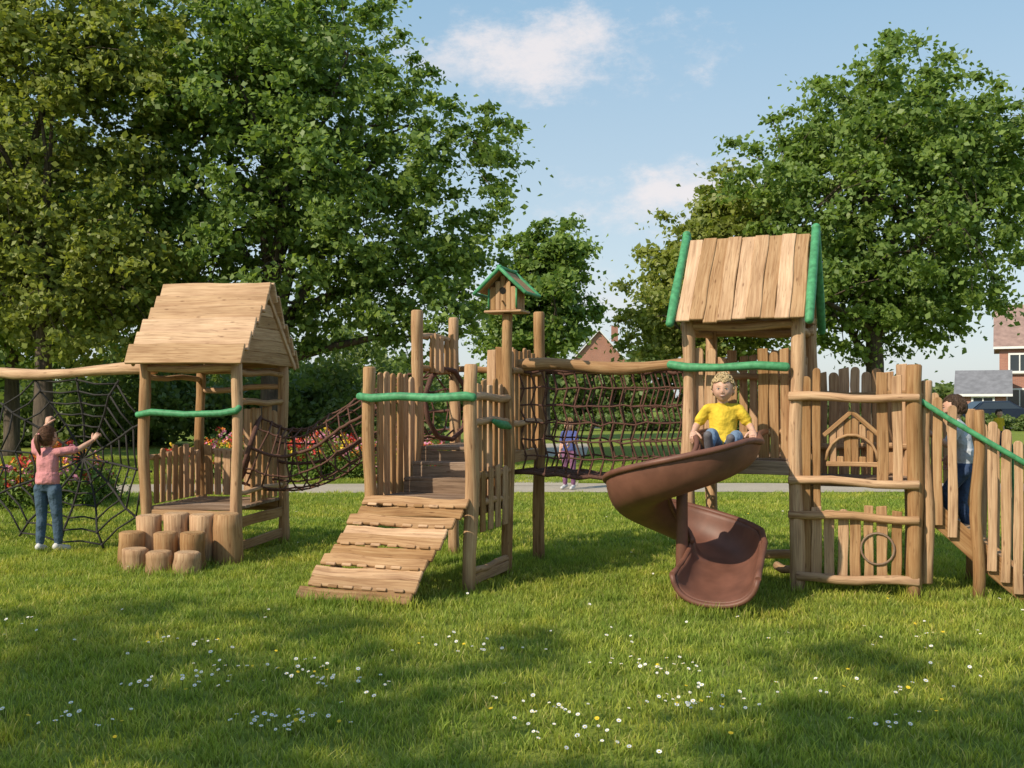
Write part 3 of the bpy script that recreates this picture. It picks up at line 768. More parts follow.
child('girl_on_path',(.96,16.75,0.006),150,.95,dict(ell=(-.17,.05,.82),wrl=(-.1,.2,.85)),(.09,.11,.30),(.22,.10,.18),(.25,.14,.06),(.5,.5,.5),'long',.014)
child('boy_on_lawn',(12.9,26.5,0),200,1.0,dict(),(.65,.45,.03),(.04,.05,.08),(.05,.03,.02),(.3,.3,.3),'short',.018)

# ------------------------------------------------------------------ numpy mesh helpers
def np_mesh(name,co,faces_flat,nper,attrs,mats,matidx=None):
    me=bpy.data.meshes.new(name); nv=len(co); nf=len(faces_flat)//nper
    me.vertices.add(nv); me.vertices.foreach_set('co',co.astype(np.float32).ravel())
    me.loops.add(nf*nper); me.loops.foreach_set('vertex_index',faces_flat.astype(np.int32))
    me.polygons.add(nf); me.polygons.foreach_set('loop_start',(np.arange(nf)*nper).astype(np.int32))
    for k,a in attrs.items():
        at=me.attributes.new(k,'FLOAT','POINT'); at.data.foreach_set('value',a.astype(np.float32))
    for m in mats: me.materials.append(m)
    if matidx is not None: me.polygons.foreach_set('material_index',matidx.astype(np.int32))
    me.update(calc_edges=True); return me
def norm(a): return a/np.maximum(np.linalg.norm(a,axis=1,keepdims=True),1e-9)
def leaf_data(rng,c,size,upb,lv,wid=.36,outw=None):
    n=len(c); nn=rng.normal(size=(n,3))+np.array([0,0,upb])
    if outw is not None: nn=nn+outw
    nn=norm(nn); t=norm(np.cross(nn,rng.normal(size=(n,3)))); bt=np.cross(nn,t); s=size[:,None]
    co=np.empty((n,4,3)); co[:,0]=c-t*s*.5; co[:,1]=c+bt*s*wid+nn*s*.1+t*s*.05; co[:,2]=c+t*s*.5; co[:,3]=c-bt*s*wid+nn*s*.1+t*s*.05
    return co.reshape(-1,3),np.arange(n*4),np.repeat(lv,4)
def leafmat(name,c0,c1,c2,tr=.42):
    m,nt,out=newmat(name); a=N(nt,'ShaderNodeAttribute',attribute_name='lv')
    c=ramp(nt,a.outputs['Fac'],[(0,c0),(.5,c1),(1,c2)])
    p=N(nt,'ShaderNodeBsdfPrincipled'); nt.links.new(c,p.inputs['Base Color']); p.inputs['Roughness'].default_value=.45; p.inputs['Specular IOR Level'].default_value=.3
    t=N(nt,'ShaderNodeBsdfTranslucent'); c2_=mixc(nt,1.0,c,(1.5,1.5,.7),'MULTIPLY'); nt.links.new(c2_,t.inputs['Color'])
    mx=N(nt,'ShaderNodeMixShader'); mx.inputs[0].default_value=tr
    nt.links.new(p.outputs[0],mx.inputs[1]); nt.links.new(t.outputs[0],mx.inputs[2]); nt.links.new(mx.outputs[0],out.inputs[0]); return m
M_leafA=leafmat('maple_leaves',(.11,.175,.04),(.18,.265,.065),(.26,.345,.09))
M_leafB=leafmat('lime_leaves',(.16,.20,.045),(.24,.28,.065),(.34,.36,.095))
M_leafC=leafmat('distant_leaves',(.10,.15,.05),(.155,.215,.07),(.22,.27,.09))
def bark():
    m,nt,out=newmat('bark'); tc=N(nt,'ShaderNodeTexCoord'); mp=N(nt,'ShaderNodeMapping'); mp.inputs['Scale'].default_value=(9,9,1.5); nt.links.new(tc.outputs['Object'],mp.inputs[0])
    n=noise(nt,mp.outputs[0],1.5,6,.65); princ(nt,out,ramp(nt,n,[(.3,(.04,.03,.024)),(.7,(.15,.115,.085))]),.9,n,1,.04); return m
M_bark=bark()
def tree(name,x,y,th,tr,lobes,ncl,lpc,leaf,mat,seed,clr=.5):
    rng=np.random.default_rng(seed); rs=random.Random(seed); par=empty(name)
    w=np.array([l[3]*l[4]*l[5] for l in lobes])**.8; w=w/w.sum(); pick=rng.choice(len(lobes),ncl,p=w)
    Lb=np.array(lobes,dtype=float); d=norm(rng.normal(size=(ncl,3))); rr=rng.random(ncl)**(1/2.4)*1.04
    cl=Lb[pick,:3]+d*rr[:,None]*Lb[pick,3:6]; cl[:,0]+=x; cl[:,1]+=y
    cl+=rng.normal(size=cl.shape)*.22
    ok=cl[:,2]>1.9; cl=cl[ok]; d=d[ok]; ncl=len(cl)
    b=B()
    zmax=cl[:,2].max()*.86
    tp=[V((x,y,-.1)),V((x,y,.25)),V((x,y,th*.5)),V((x,y,th))]
    k=6
    for i in range(1,k+1): tp.append(V((x+rs.uniform(-.25,.25)*i/2,y+rs.uniform(-.2,.2)*i/2,th+(zmax-th)*i/k)))
    rads=[tr*1.5,tr*1.1,tr*.95,tr*.85]+[tr*.8*(1-i/(k+.6)) for i in range(1,k+1)]
    b.tube(tp,rads,12,0,jit=.06)
    nodes=[]
    for i in range(22):
        z=th*.85+(zmax-th)*rs.random()**1.2*.85
        base=None
        for q in range(len(tp)-1):
            if tp[q].z<=z<=tp[q+1].z: f=(z-tp[q].z)/(tp[q+1].z-tp[q].z); base=tp[q].lerp(tp[q+1],f); br=lerp(rads[q],rads[q+1],f)
        if base is None: continue
        e=V(cl[rs.randrange(ncl)]); e=base.lerp(e,.85)
        m1=base.lerp(e,.35)+V((0,0,.15)); m2=base.lerp(e,.7)+V((rs.uniform(-.2,.2),rs.uniform(-.2,.2),.2))
        r0=br*.6; b.tube([base,m1,m2,e],[r0,r0*.7,r0*.45,r0*.15],8,0)
        for f in(.35,.55,.7,.85,1): nodes.append((np.array(base.lerp(e,f)) if f not in(.35,.7) else np.array(m1 if f==.35 else m2),r0*(1-f*.8)))
    NP_=np.array([n_[0] for n_ in nodes])
    for i in range(min(ncl,300)):
        c=cl[i]; q=np.argmin(np.linalg.norm(NP_-c,axis=1)); a=V(NP_[q]); e=V(c); mid=a.lerp(e,.5)+V((rs.uniform(-.1,.1),rs.uniform(-.1,.1),.12)); r=min(nodes[q][1]*.5,.04)
        b.tube([a,mid,e],[r,r*.6,.008],5,0,cap=False)
    b.obj('trunk_and_limbs',[M_bark],par)
    n=ncl*lpc; ci=np.repeat(np.arange(ncl),lpc); sc=clr*(.45+.95*rng.random(ncl))
    rad_=np.abs(rng.normal(0,.55,n)); off=norm(rng.normal(size=(n,3)))*rad_[:,None]*np.array([1,1,.6])
    c=cl[ci]+off*sc[ci][:,None]
    c[:,2]-=.25*np.minimum(rad_**2,1.5)*sc[ci]
    cr_=rng.random(ncl); lv=np.clip(.45*cr_[ci]+.55*rng.random(n),0,1)
    co,fc,la=leaf_data(rng,c,leaf*(.55+.8*rng.random(n)),.7,lv,outw=d[ci]*.5)
    me=np_mesh('leaves',co,fc,4,{'lv':la},[mat]); o=bpy.data.objects.new('leaves',me); COL.objects.link(o); o.parent=par
    return par
tree('maple_tree',-5.3,22,2.6,.26,[(0,0,6.2,3.5,3.2,3.6),(-1.2,0,9.2,2.5,2.4,2.6),(1.0,.3,9.0,2.2,2.3,2.2),(3.5,0,6.4,1.9,2.0,2.2),(2.6,0,4.0,2.3,2.2,1.5),(-2.2,0,4.4,2.2,2.2,1.6)],1000,115,.14,M_leafA,11,.6)
tree('lime_tree',-9.6,20.5,2.2,.2,[(0,0,6.0,2.8,2.6,3.4),(-.8,0,9.2,2.2,2.2,2.2),(1.3,0,8.3,1.9,2,2.0),(1.1,0,3.8,2.0,2,1.4),(-2.4,0,5,1.8,2,2.6)],740,115,.135,M_leafB,12,.56)
tree('maple_tree',8.9,24.5,2.4,.24,[(0,0,5.6,3.2,3.0,2.7),(.3,0,8.3,2.4,2.3,2.0),(2.6,0,7.0,1.9,2,2.0),(-1.8,0,4.2,1.9,2,1.5),(-2.1,0,7.3,1.2,1.5,1.3),(1.2,0,4.0,1.5,2,1.2)],800,115,.145,M_leafA,13,.58)
tree('maple_tree',5.5,27.5,2.2,.18,[(0,0,4.4,2.3,2.2,1.9),(.6,0,6.2,1.7,1.7,1.5),(-1.0,0,3.6,1.4,1.5,1.2)],440,110,.16,M_leafB,14,.6)
tree('maple_tree',1.25,38,2.4,.2,[(0,0,5.2,1.75,2.0,2.3),(.2,0,7.0,1.3,1.5,1.4),(-1.2,0,4.2,1.4,2,1.6)],300,110,.21,M_leafA,15,.7)
tree('ash_tree',-13.5,27,2.5,.2,[(0,0,6.0,3.3,3,3.8)],300,130,.24,M_leafA,16,.8)
# park trees standing beside the camera; they shade the front of the lawn
tree('maple_tree',-9.7,-.4,3.0,.22,[(0,0,6.0,2.6,2.0,1.8),(1.2,-.6,7.2,2.0,1.5,1.0)],110,70,.17,M_leafA,17,.72)
tree('maple_tree',-4.4,-1.0,3.2,.22,[(0,0,6.4,2.5,1.6,1.4),(1.0,0,7.4,1.9,1.2,.9)],70,70,.17,M_leafA,18,.7)

def mass(name,pts_fn,n,leaf,mat,seed,ncl,sc):
    rng=np.random.default_rng(seed); cl=pts_fn(rng,ncl); ci=rng.integers(0,len(cl),n)
    c=cl[ci]+norm(rng.normal(size=(n,3)))*(rng.random(n)**.5)[:,None]*np.array([1,1,.75])*sc; c[:,2]=np.abs(c[:,2])
    lv=np.clip(.55*rng.random(len(cl))[ci]+.45*rng.random(n),0,1)
    co,fc,la=leaf_data(rng,c,leaf*(.6+.7*rng.random(n)),.5,lv); me=np_mesh(name,co,fc,4,{'lv':la},[mat]); o=bpy.data.objects.new(name,me); COL.objects.link(o); return o
def bt(rng,n):
    x=rng.uniform(-75,75,n); h=4.6+1.6*np.sin(x*.23)+1.1*np.sin(x*.61+1)+1.0*np.sin(x*1.3); h=np.where(x>22,h*.35,h); h=np.where((x>3)&(x<12),h*.72,h)
    z=rng.random(n)**.8*h; y=rng.uniform(74,80,n); return np.stack([x,y,z],1)
mass('background_trees',bt,120000,.5,M_leafC,21,1500,1.1)
def bt2(rng,n):
    x=rng.uniform(-24,-2.5,n); h=2.7+.8*np.sin(x*.9)+.5*np.sin(x*2.1); z=rng.random(n)**.8*h; return np.stack([x,rng.uniform(31,35,n),z],1)
mass('shrub_hedge',bt2,50000,.22,M_leafC,22,500,.7)
def hd(rng,n):
    x=rng.uniform(2,45,n); return np.stack([x,rng.uniform(48,49.2,n),rng.random(n)*.7],1)
mass('clipped_hedge',hd,40000,.2,M_leafC,23,900,.28)

def flowerbed(name,x0,x1,y0,y1,h,n,seed):
    rng=np.random.default_rng(seed); par=empty(name)
    cl=np.stack([rng.uniform(x0,x1,n),rng.uniform(y0,y1,n),rng.random(n)*h*.8],1)
    hh=.7+.3*np.sin(cl[:,0]*2.3)*np.sin(cl[:,1]*1.7+cl[:,0]); cl[:,2]*=hh
    m=n*50; ci=rng.integers(0,n,m); c=cl[ci]+rng.normal(size=(m,3))*.1; c[:,2]=np.abs(c[:,2])
    co,fc,la=leaf_data(rng,c,.08*(.5+rng.random(m)),.3,np.clip(.5*rng.random(n)[ci]+.5*rng.random(m),0,1),.2)
    o=bpy.data.objects.new('foliage',np_mesh('foliage',co,fc,4,{'lv':la},[M_leafA])); COL.objects.link(o); o.parent=par
    nb=int(n*1.3); c=np.stack([rng.uniform(x0,x1,nb),rng.uniform(y0,y1,nb),np.zeros(nb)],1); c[:,2]=h*(.7+.3*np.sin(c[:,0]*2.3)*np.sin(c[:,1]*1.7+c[:,0]))*rng.uniform(.45,1.10,nb)
    k=9; c=np.repeat(c,k,0)+rng.normal(size=(nb*k,3))*.024; col=np.repeat(rng.choice([0,0,1,2,3,3],nb),k)
    co,fc,la=leaf_data(rng,c,np.full(nb*k,.06),.4,np.zeros(nb*k),.45)
    o=bpy.data.objects.new('blossoms',np_mesh('blossoms',co,fc,4,{'lv':la},FLM,col)); COL.objects.link(o); o.parent=par
FLM=[simple('red_petals',(.55,.06,.04),.7),simple('orange_petals',(.65,.2,.03),.7),simple('yellow_petals',(.7,.5,.04),.7),simple('pink_petals',(.62,.25,.34),.7)]
flowerbed('wildflower_bed',-12,-5.9,13.4,14.9,.85,900,31)
flowerbed('wildflower_bed',-6.4,-3.6,18.6,20.6,.95,620,32)
flowerbed('wildflower_bed',-3.4,-1.3,18.8,20.6,.8,400,33)

# ------------------------------------------------------------------ ground, path
def ground_mat():
    m,nt,out=newmat('lawn_soil'); g=N(nt,'ShaderNodeNewGeometry')
    n1=noise(nt,g.outputs['Position'],.35,4); n2=noise(nt,g.outputs['Position'],22,5,.7); n3=noise(nt,g.outputs['Position'],3,3)
    c=ramp(nt,n2,[(.3,(.14,.175,.03)),(.7,(.28,.32,.07))]); c=mixc(nt,.5,c,ramp(nt,n1,[(.35,(.7,.8,.7)),(.65,(1.2,1.15,.9))]),'MULTIPLY')
    c=mixc(nt,.4,c,ramp(nt,n3,[(.35,(.75,.8,.75)),(.65,(1.15,1.1,1))]),'MULTIPLY')
    princ(nt,out,c,.95,n2,1,.03,.1); return m
b=B(); S=900
b.poly([(-S,-120,0),(S,-120,0),(S,1500,0),(-S,1500,0)]); b.obj('ground',[ground_mat()])
def path_mat():
    m,nt,out=newmat('gravel_path'); g=N(nt,'ShaderNodeNewGeometry'); n=noise(nt,g.outputs['Position'],90,3,.8); n1=noise(nt,g.outputs['Position'],1.2,4)
    c=mixc(nt,.6,ramp(nt,n,[(.3,(.33,.28,.22)),(.7,(.52,.46,.38))]),ramp(nt,n1,[(.3,(.8,.79,.77)),(.7,(1.1,1.08,1.05))]),'MULTIPLY')
    princ(nt,out,c,.95,n,.6,.01); return m
MP=path_mat()
b=B(); top=[];bot=[]
for i in range(161):
    x=-40+i*.5; yc=16.95+.15*math.sin(x/5.0+.6); bot.append((x,yc-.85+.05*math.sin(x*2.3),.006)); top.append((x,yc+.85+.05*math.sin(x*1.9),.006))
for i in range(160): b.poly([bot[i],bot[i+1],top[i+1],top[i]])
b.obj('footpath',[MP])
b=B()
for i in range(14):
    y=17.4+i*1.2; y2=y+1.2; xc=.2+(y-17)*.09; xc2=.2+(y2-17)*.09
    b.poly([(xc-.9,y,.010),(xc+.9,y,.010),(xc2+.9,y2,.010),(xc2-.9,y2,.010)])
b.obj('footpath_branch',[MP])
b=B(); b.poly([(-90,52.5,.006),(90,52.5,.006),(90,57.5,.006),(-90,57.5,.006)]); 
b.obj('road',[simple('asphalt',(.06,.06,.062),.9,3,.15)])

# ------------------------------------------------------------------ grass
def grassmat():
    m,nt,out=newmat('grass_blades'); a=N(nt,'ShaderNodeAttribute',attribute_name='lv'); g=N(nt,'ShaderNodeNewGeometry')
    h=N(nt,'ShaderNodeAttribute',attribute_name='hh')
    c=ramp(nt,a.outputs['Fac'],[(0,(.25,.33,.055)),(.5,(.39,.455,.085)),(.86,(.51,.55,.13)),(.93,(.58,.54,.2)),(1,(.64,.56,.28))])
    n1=noise(nt,g.outputs['Position'],.6,4); n2=noise(nt,g.outputs['Position'],4.5,3); n3=noise(nt,g.outputs['Position'],1.9,5,.6)
    c=mixc(nt,.8,c,ramp(nt,n1,[(.35,(.74,.87,.72)),(.65,(1.2,1.1,.92))]),'MULTIPLY'); c=mixc(nt,.7,c,ramp(nt,n2,[(.35,(.66,.76,.68)),(.65,(1.15,1.1,1.0))]),'MULTIPLY')
    c=mixc(nt,.6,c,ramp(nt,n3,[(.38,(.72,.83,.76)),(.5,(1,1,1)),(.66,(1.25,1.08,.9))]),'MULTIPLY')
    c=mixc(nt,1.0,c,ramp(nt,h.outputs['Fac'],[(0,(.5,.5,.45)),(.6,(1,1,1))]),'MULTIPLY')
    p=N(nt,'ShaderNodeBsdfPrincipled'); nt.links.new(c,p.inputs['Base Color']); p.inputs['Roughness'].default_value=.55; p.inputs['Specular IOR Level'].default_value=.25
    t=N(nt,'ShaderNodeBsdfTranslucent'); nt.links.new(mixc(nt,1.0,c,(1.12,1.15,.6),'MULTIPLY'),t.inputs['Color'])
    mx=N(nt,'ShaderNodeMixShader'); mx.inputs[0].default_value=.4
    nt.links.new(p.outputs[0],mx.inputs[1]); nt.links.new(t.outputs[0],mx.inputs[2]); nt.links.new(mx.outputs[0],out.inputs[0]); return m
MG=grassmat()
def blades(rng,x,y,h,wd,lean):
    n=len(x); a=rng.uniform(0,6.283,n); ln=rng.uniform(.1,lean,n)*h
    la=rng.uniform(0,6.283,n); w=wd*rng.uniform(.6,1.2,n)
    bx,by=np.cos(a)*w/2,np.sin(a)*w/2; lx,ly=np.cos(la)*ln,np.sin(la)*ln
    co=np.zeros((n,5,3)); z0=np.zeros(n)
    co[:,0]=np.stack([x-bx,y-by,z0],1); co[:,1]=np.stack([x+bx,y+by,z0],1)
    co[:,2]=np.stack([x-bx*.8+lx*.35,y-by*.8+ly*.35,h*.6],1); co[:,3]=np.stack([x+bx*.8+lx*.35,y+by*.8+ly*.35,h*.6],1); co[:,4]=np.stack([x+lx,y+ly,h],1)
    base=np.arange(n)[:,None]*5; f=(base+np.array([0,1,3,0,3,2,2,3,4])[None]).ravel()
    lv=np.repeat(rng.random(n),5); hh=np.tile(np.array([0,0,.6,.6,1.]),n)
    return np_mesh('grass_patch',co.reshape(-1,3),f,3,{'lv':lv,'hh':hh},[MG])
def patch(seed,n,size,wd):
    rng=np.random.default_rng(seed); x=rng.uniform(-size/2,size/2,n); y=rng.uniform(-size/2,size/2,n)
    k=70; cx=rng.uniform(-size/2,size/2,k); cy=rng.uniform(-size/2,size/2,k); m=n//4; ci=rng.integers(0,k,m)
    x[:m]=np.clip(cx[ci]+rng.normal(0,.045,m),-size/2,size/2); y[:m]=np.clip(cy[ci]+rng.normal(0,.045,m),-size/2,size/2)
    h=rng.uniform(.022,.055,n)*np.where(rng.random(n)<.03,1.5,1); h[:m]*=rng.uniform(1.1,1.55,k)[ci]
    return blades(rng,x,y,h,wd,1.0)
GR=empty('grass')
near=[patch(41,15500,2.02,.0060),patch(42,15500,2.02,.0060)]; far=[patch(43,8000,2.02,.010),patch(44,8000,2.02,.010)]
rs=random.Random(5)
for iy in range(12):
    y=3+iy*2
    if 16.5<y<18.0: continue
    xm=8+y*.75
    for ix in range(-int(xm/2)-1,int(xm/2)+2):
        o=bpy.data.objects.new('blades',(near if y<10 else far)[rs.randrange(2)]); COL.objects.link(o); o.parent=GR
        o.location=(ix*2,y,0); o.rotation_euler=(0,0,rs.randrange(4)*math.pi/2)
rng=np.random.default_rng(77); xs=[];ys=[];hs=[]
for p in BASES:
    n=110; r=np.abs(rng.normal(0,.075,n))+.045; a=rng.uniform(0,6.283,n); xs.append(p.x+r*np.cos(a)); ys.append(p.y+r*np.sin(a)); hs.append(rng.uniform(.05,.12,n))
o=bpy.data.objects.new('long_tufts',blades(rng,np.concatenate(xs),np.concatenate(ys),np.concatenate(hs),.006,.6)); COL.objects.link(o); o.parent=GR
def daisies():
    par=empty('daisies'); b=B(); rs=random.Random(8)
    cl=[(-1.3,5.3,.24,38),(-1.0,4.5,.17,30),(-.95,5.15,.12,14),(.15,4.75,.14,12),(.72,5.45,.15,22),(.85,4.75,.14,22),(-2.0,6.0,.2,14),(2.0,5.0,.25,12),(-.4,5.9,.25,12),(-1.9,4.6,.2,12),(1.7,4.5,.16,10),(.2,4.5,.1,8),(2.6,6.2,.3,12),(-3.3,6.4,.3,18),(.3,4.25,.15,12),(-1.8,5.1,.15,12),(1.1,5.0,.15,12)]
    pts=[]
    for x,y,s,n in cl:
        for _ in range(n): pts.append((rs.gauss(x,s),rs.gauss(y,s*.5)))
    for _ in range(80): pts.append((rs.uniform(-6,6),rs.uniform(4,7.2)))
    for _ in range(50): pts.append((rs.uniform(-9,9),rs.uniform(7,13)))
    for i,(x,y) in enumerate(pts):
        z=rs.uniform(.045,.08); yel=rs.random()<.12; r=rs.uniform(.008,.0135); tx,ty=rs.uniform(-.35,.35),rs.uniform(-.7,.1)
        c=V((x,y,z)); nrm=V((tx,ty,1)).normalized(); s1=perp(nrm); s2=nrm.cross(s1)
        b.tube([(x,y,0),(x,y,z)],.0012,4,2,cap=False)
        ring=[]
        for k in range(20):
            rr=r*(1 if k%2 else .72); a=k*.31416; ring.append(c+(s1*math.cos(a)+s2*math.sin(a))*rr+nrm*.002)
        for k in range(20): b.poly([c,ring[k],ring[(k+1)%20]],1 if yel else 0)
        b.ball(c+nrm*.001,r*.36,r*.36,r*.25,None,1,6,4)
    b.obj('flower_heads',[simple('daisy_petals',(.74,.73,.72),.7),simple('daisy_centre',(.7,.5,.03),.7),MG],par)
daisies()

# ------------------------------------------------------------------ houses
def brick():
    m,nt,out=newmat('red_brick'); tc=N(nt,'ShaderNodeTexCoord'); sp=N(nt,'ShaderNodeSeparateXYZ'); cb=N(nt,'ShaderNodeCombineXYZ'); ad=N(nt,'ShaderNodeMath',operation='ADD')
    nt.links.new(tc.outputs['Object'],sp.inputs[0]); nt.links.new(sp.outputs[0],ad.inputs[0]); nt.links.new(sp.outputs[1],ad.inputs[1]); nt.links.new(ad.outputs[0],cb.inputs[0]); nt.links.new(sp.outputs[2],cb.inputs[1])
    br=N(nt,'ShaderNodeTexBrick'); nt.links.new(cb.outputs[0],br.inputs['Vector']); br.inputs['Scale'].default_value=4.5; br.inputs['Color1'].default_value=(.42,.19,.13,1); br.inputs['Color2'].default_value=(.34,.15,.11,1); br.inputs['Mortar'].default_value=(.40,.34,.29,1); br.inputs['Mortar Size'].default_value=.012
    n=noise(nt,tc.outputs['Object'],.8,4); c=mixc(nt,.4,br.outputs['Color'],ramp(nt,n,[(.3,(.7,.7,.7)),(.7,(1.1,1.1,1.1))]),'MULTIPLY'); princ(nt,out,c,.9); return m
M_brick=brick()
M_tile=simple('clay_roof_tiles',(.30,.20,.17),.85,2.5,.25); M_slate=simple('slate',(.19,.19,.205),.8,3,.2)
def house(name,x,y,w,d,eh,rh,gable=False,mats_r=None,yaw=0,chim=True):
    par=empty(name); M=Matrix.Translation((x,y,0))@Matrix.Rotation(rad(yaw),4,'Z')
    T=lambda a,bb,c:M@V((a,bb,c))
    b=B(); b.box((-w/2,0,0),(w/2,d,eh),0,M)
    if gable: 
        for yy in(0,d): b.poly([T(-w/2,yy,eh),T(w/2,yy,eh),T(0,yy,rh)])
    else:
        for xx in(-w/2,w/2): b.poly([T(xx,0,eh),T(xx,d,eh),T(xx,d/2,rh)])
    if chim: b.box((w*.3,d*.5-.3,rh-1),(w*.3+.8,d*.5+.3,rh+1.0),0,M)
    b.obj('walls',[M_brick],par)
    b=B(); o=.35
    if gable:
        for sg in(-1,1): 
            q=[(sg*(w/2+o),-o,eh-o*(rh-eh)/(w/2)),(sg*(w/2+o),d+o,eh-o*(rh-eh)/(w/2)),(0,d+o,rh),(0,-o,rh)]
            b.poly([T(a,bb,c+.05) for a,bb,c in q]); b.poly([T(a,bb,c+.2) for a,bb,c in q])
            b.poly([T(q[0][0],-o,q[0][2]+.05),T(q[0][0],-o,q[0][2]+.2),T(0,-o,rh+.2),T(0,-o,rh+.05)],1)
    else:
        for sg in(-1,1):
            ye=d/2+sg*(d/2+o); ze=eh-o*(rh-eh)/(d/2)
            b.poly([T(-w/2-o,ye,ze+.05),T(w/2+o,ye,ze+.05),T(w/2+o,d/2,rh+.05),T(-w/2-o,d/2,rh+.05)])
            b.poly([T(-w/2-o,ye,ze+.2),T(w/2+o,ye,ze+.2),T(w/2+o,d/2,rh+.2),T(-w/2-o,d/2,rh+.2)])
            b.poly([T(-w/2-o,ye,ze+.05),T(w/2+o,ye,ze+.05),T(w/2+o,ye,ze+.2),T(-w/2-o,ye,ze+.2)],1)
            for xx in(-w/2-o,w/2+o): b.poly([T(xx,ye,ze+.05),T(xx,ye,ze+.2),T(xx,d/2,rh+.2),T(xx,d/2,rh+.05)],1)
    b.obj('roof',[mats_r or M_tile,M_white],par)
    bw=B()
    def win(cx,z,ww,hh):
        bw.box((cx-ww/2,-.06,z),(cx+ww/2,-.02,z+hh),1,M)
        for a,c,e,f in((cx-ww/2-.06,cx-ww/2+.06,z-.06,z+hh+.06),(cx+ww/2-.06,cx+ww/2+.06,z-.06,z+hh+.06),(cx-.035,cx+.035,z+.06,z+hh-.06)): bw.box((a,-.11,e),(c,-.061,f),0,M)
        bw.box((cx-ww/2+.06,-.108,z-.06),(cx+ww/2-.06,-.061,z+.06),0,M); bw.box((cx-ww/2+.06,-.108,z+hh-.06),(cx+ww/2-.06,-.061,z+hh+.06),0,M); bw.box((cx-ww/2-.15,-.2,z-.14),(cx+ww/2+.15,-.02,z-.061),2,M)
    nx=max(1,int(w/2.3))
    for i in range(nx):
        cx=-w/2+w*(i+.5)/nx; win(cx,3.3 if eh>4 else .8,1.2,1.15 if eh>4 else .9)
        if i==nx//2 and eh>4: bw.box((cx-.5,-.1,0),(cx+.5,-.03,2.05),0,M); bw.box((cx-.35,-.13,1.2),(cx+.35,-.101,1.85),1,M)
        elif eh>4: win(cx,.9,1.5,1.3)
    bw.obj('windows_and_door',[M_white,M_glass,M_stone],par)
house('brick_house',34.6,63,7.0,7,5.0,7.7,yaw=-26,chim=False); house('brick_house',46.5,66,9,8,5.2,7.6,yaw=-20)
house('brick_bungalow',29.2,62,2.6,4,1.9,3.2,False,M_slate,yaw=-26,chim=False)
house('brick_house',10.6,122,6.6,9,6.2,9.9,True,M_slate)
def car(x,y,col,yaw=0):
    par=empty('parked_car'); M=Matrix.Translation((x,y,0))@Matrix.Rotation(rad(yaw),4,'Z')
    b=B()
    prof=[(-2.1,.35),(-2.12,.65),(-2.0,.9),(-1.3,.97),(-.75,1.42),(.75,1.45),(1.5,1.0),(2.05,.9),(2.12,.6),(2.08,.3)]
    secs=[]
    for yy in(-.86,-.80,.80,.86):
        pts=[]
        for px,pz in prof:
            hw=yy*(.80 if pz>1.1 else 1.0); pts.append(M@V((px,hw,pz+(0 if abs(yy)<.85 else (-.02 if pz>.5 else .03)))))
        secs.append(b._ring(pts,pts,.5))
    b._loft(secs,0,False)
    b.obj('body',[simple('car_paint',col,.3,2,.05,0)],par)
    b=B()
    for sg in(-1,1):
        y1=sg*.872; y2=sg*.72
        b.poly([M@V(p) for p in((-1.15,y1,1.0),(1.3,y1,1.02),(.70,y2,1.38),(-.70,y2,1.36))])
    b.poly([M@V(p) for p in((-1.36,-.7,.99),(-1.36,.7,.99),(-.82,.6,1.4),(-.82,-.6,1.4))]); b.poly([M@V(p) for p in((1.5,-.7,1.03),(1.5,.7,1.03),(.82,.6,1.44),(.82,-.6,1.44))])
    b.obj('windows',[M_glass],par); b=B()
    for wx in(-1.3,1.3):
        for sg in(-1,1):
            b.tube([M@V((wx,sg*.7,.32)),M@V((wx,sg*.89,.32))],.32,18,0); b.tube([M@V((wx,sg*.88,.32)),M@V((wx,sg*.9,.32))],.19,12,1)
    b.obj('wheels',[M_hole,M_metal],par)
car(26.8,56.0,(.02,.03,.05)); car(31.8,56.0,(.25,.26,.27)); car(-14,56.0,(.3,.02,.02))

# ------------------------------------------------------------------ light, sky, camera
sd=V((-.74,-.62,0)).normalized(); el=rad(38)
sdir=V((sd.x*math.cos(el),sd.y*math.cos(el),math.sin(el)))
L=bpy.data.lights.new('sun','SUN'); L.energy=5.0; L.angle=rad(.6); L.color=(1,.885,.70)
lo=bpy.data.objects.new('sun',L); COL.objects.link(lo); lo.rotation_euler=sdir.to_track_quat('Z','Y').to_euler(); lo.location=(-20,-12,20)
w=bpy.data.worlds.new('World'); scene.world=w; w.use_nodes=True; nt=w.node_tree; nt.nodes.clear()
out=N(nt,'ShaderNodeOutputWorld'); bg=N(nt,'ShaderNodeBackground'); bg.inputs[1].default_value=.15
sky=N(nt,'ShaderNodeTexSky',sky_type='NISHITA'); sky.sun_disc=False; sky.sun_elevation=el; sky.sun_rotation=math.atan2(sd.x,sd.y); sky.air_density=1.0; sky.dust_density=1.2; sky.ozone_density=1.2
tc=N(nt,'ShaderNodeTexCoord')
sp=N(nt,'ShaderNodeSeparateXYZ'); nt.links.new(tc.outputs['Generated'],sp.inputs[0])
veil=ramp(nt,sp.outputs[2],[(0,(5.0,5.3,5.4)),(.12,(4.3,5.1,5.5)),(.38,(2.4,3.9,5.2)),(1,(1.8,3.1,4.7))])
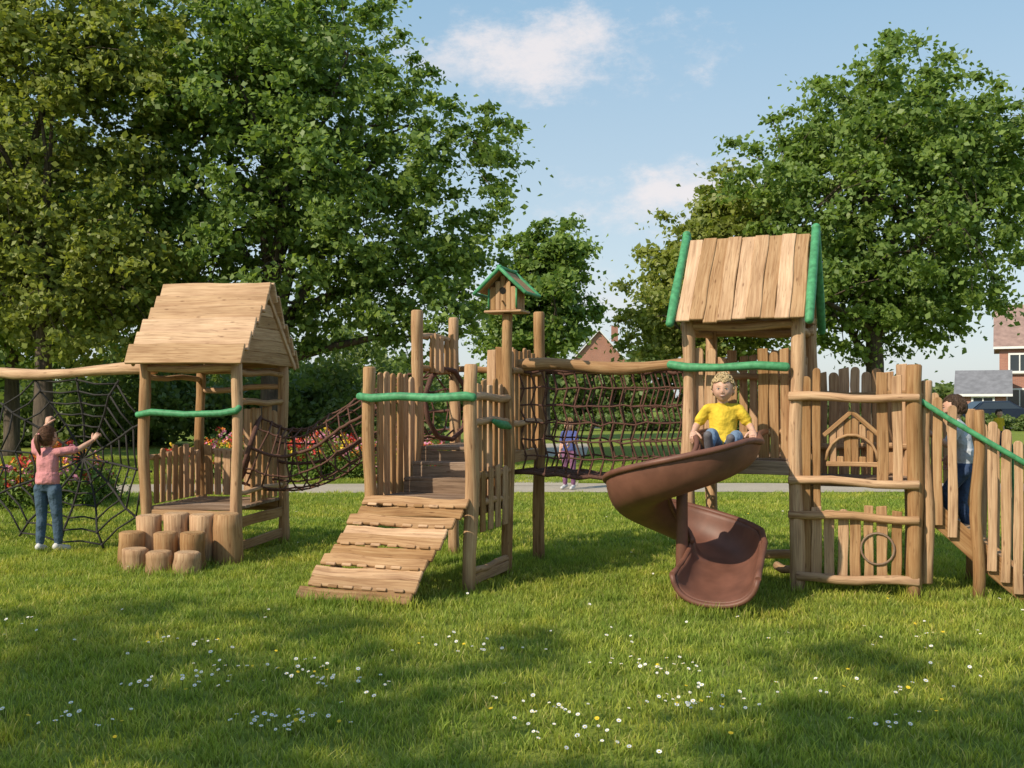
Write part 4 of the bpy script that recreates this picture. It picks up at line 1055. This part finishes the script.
def cloud(center,sx,sz,seedoff,prev,strength=1):
    c=V(center).normalized()
    s=N(nt,'ShaderNodeVectorMath',operation='SUBTRACT'); nt.links.new(tc.outputs['Generated'],s.inputs[0]); s.inputs[1].default_value=c
    m=N(nt,'ShaderNodeVectorMath',operation='MULTIPLY'); nt.links.new(s.outputs[0],m.inputs[0]); m.inputs[1].default_value=(1/sx,1/.25,1/sz)
    l=N(nt,'ShaderNodeVectorMath',operation='LENGTH'); nt.links.new(m.outputs[0],l.inputs[0])
    mp=N(nt,'ShaderNodeMapping'); mp.inputs['Location'].default_value=(seedoff,0,0); mp.inputs['Scale'].default_value=(1,1,1.8); nt.links.new(tc.outputs['Generated'],mp.inputs[0])
    n=noise(nt,mp.outputs[0],13,8,.68)
    a=N(nt,'ShaderNodeMath',operation='MULTIPLY_ADD'); nt.links.new(n,a.inputs[0]); a.inputs[1].default_value=3.4; a.inputs[2].default_value=-1.45
    d=N(nt,'ShaderNodeMath',operation='SUBTRACT'); nt.links.new(a.outputs[0],d.inputs[0]); nt.links.new(l.outputs['Value'],d.inputs[1])
    r=N(nt,'ShaderNodeMapRange'); r.inputs['From Min'].default_value=-1.0; r.inputs['From Max'].default_value=.2; r.inputs['To Max'].default_value=.85*strength; r.interpolation_type='SMOOTHSTEP'; nt.links.new(d.outputs[0],r.inputs['Value'])
    return mixc(nt,r.outputs[0],prev,(6.1,5.7,5.7))
c=mixc(nt,.75,sky.outputs[0],veil)
c=cloud((.035,1,.345),.125,.036,0,c); c=cloud((.175,1,.205),.11,.034,3,c); c=cloud((-.05,1,.33),.05,.012,7,c,.5); c=cloud((.06,1,.10),.2,.03,11,c,.5)
nt.links.new(c,bg.inputs[0]); nt.links.new(bg.outputs[0],out.inputs[0])
cam=bpy.data.cameras.new('camera'); cam.lens=35.156; cam.sensor_width=36; cam.shift_y=16/1024; cam.clip_end=4000; cam.clip_start=.05
co=bpy.data.objects.new('camera',cam); COL.objects.link(co); co.location=(0,0,1.5); co.rotation_euler=(rad(90),0,0); scene.camera=co
scene.view_settings.view_transform='Standard'; scene.view_settings.look='None'; scene.view_settings.exposure=0
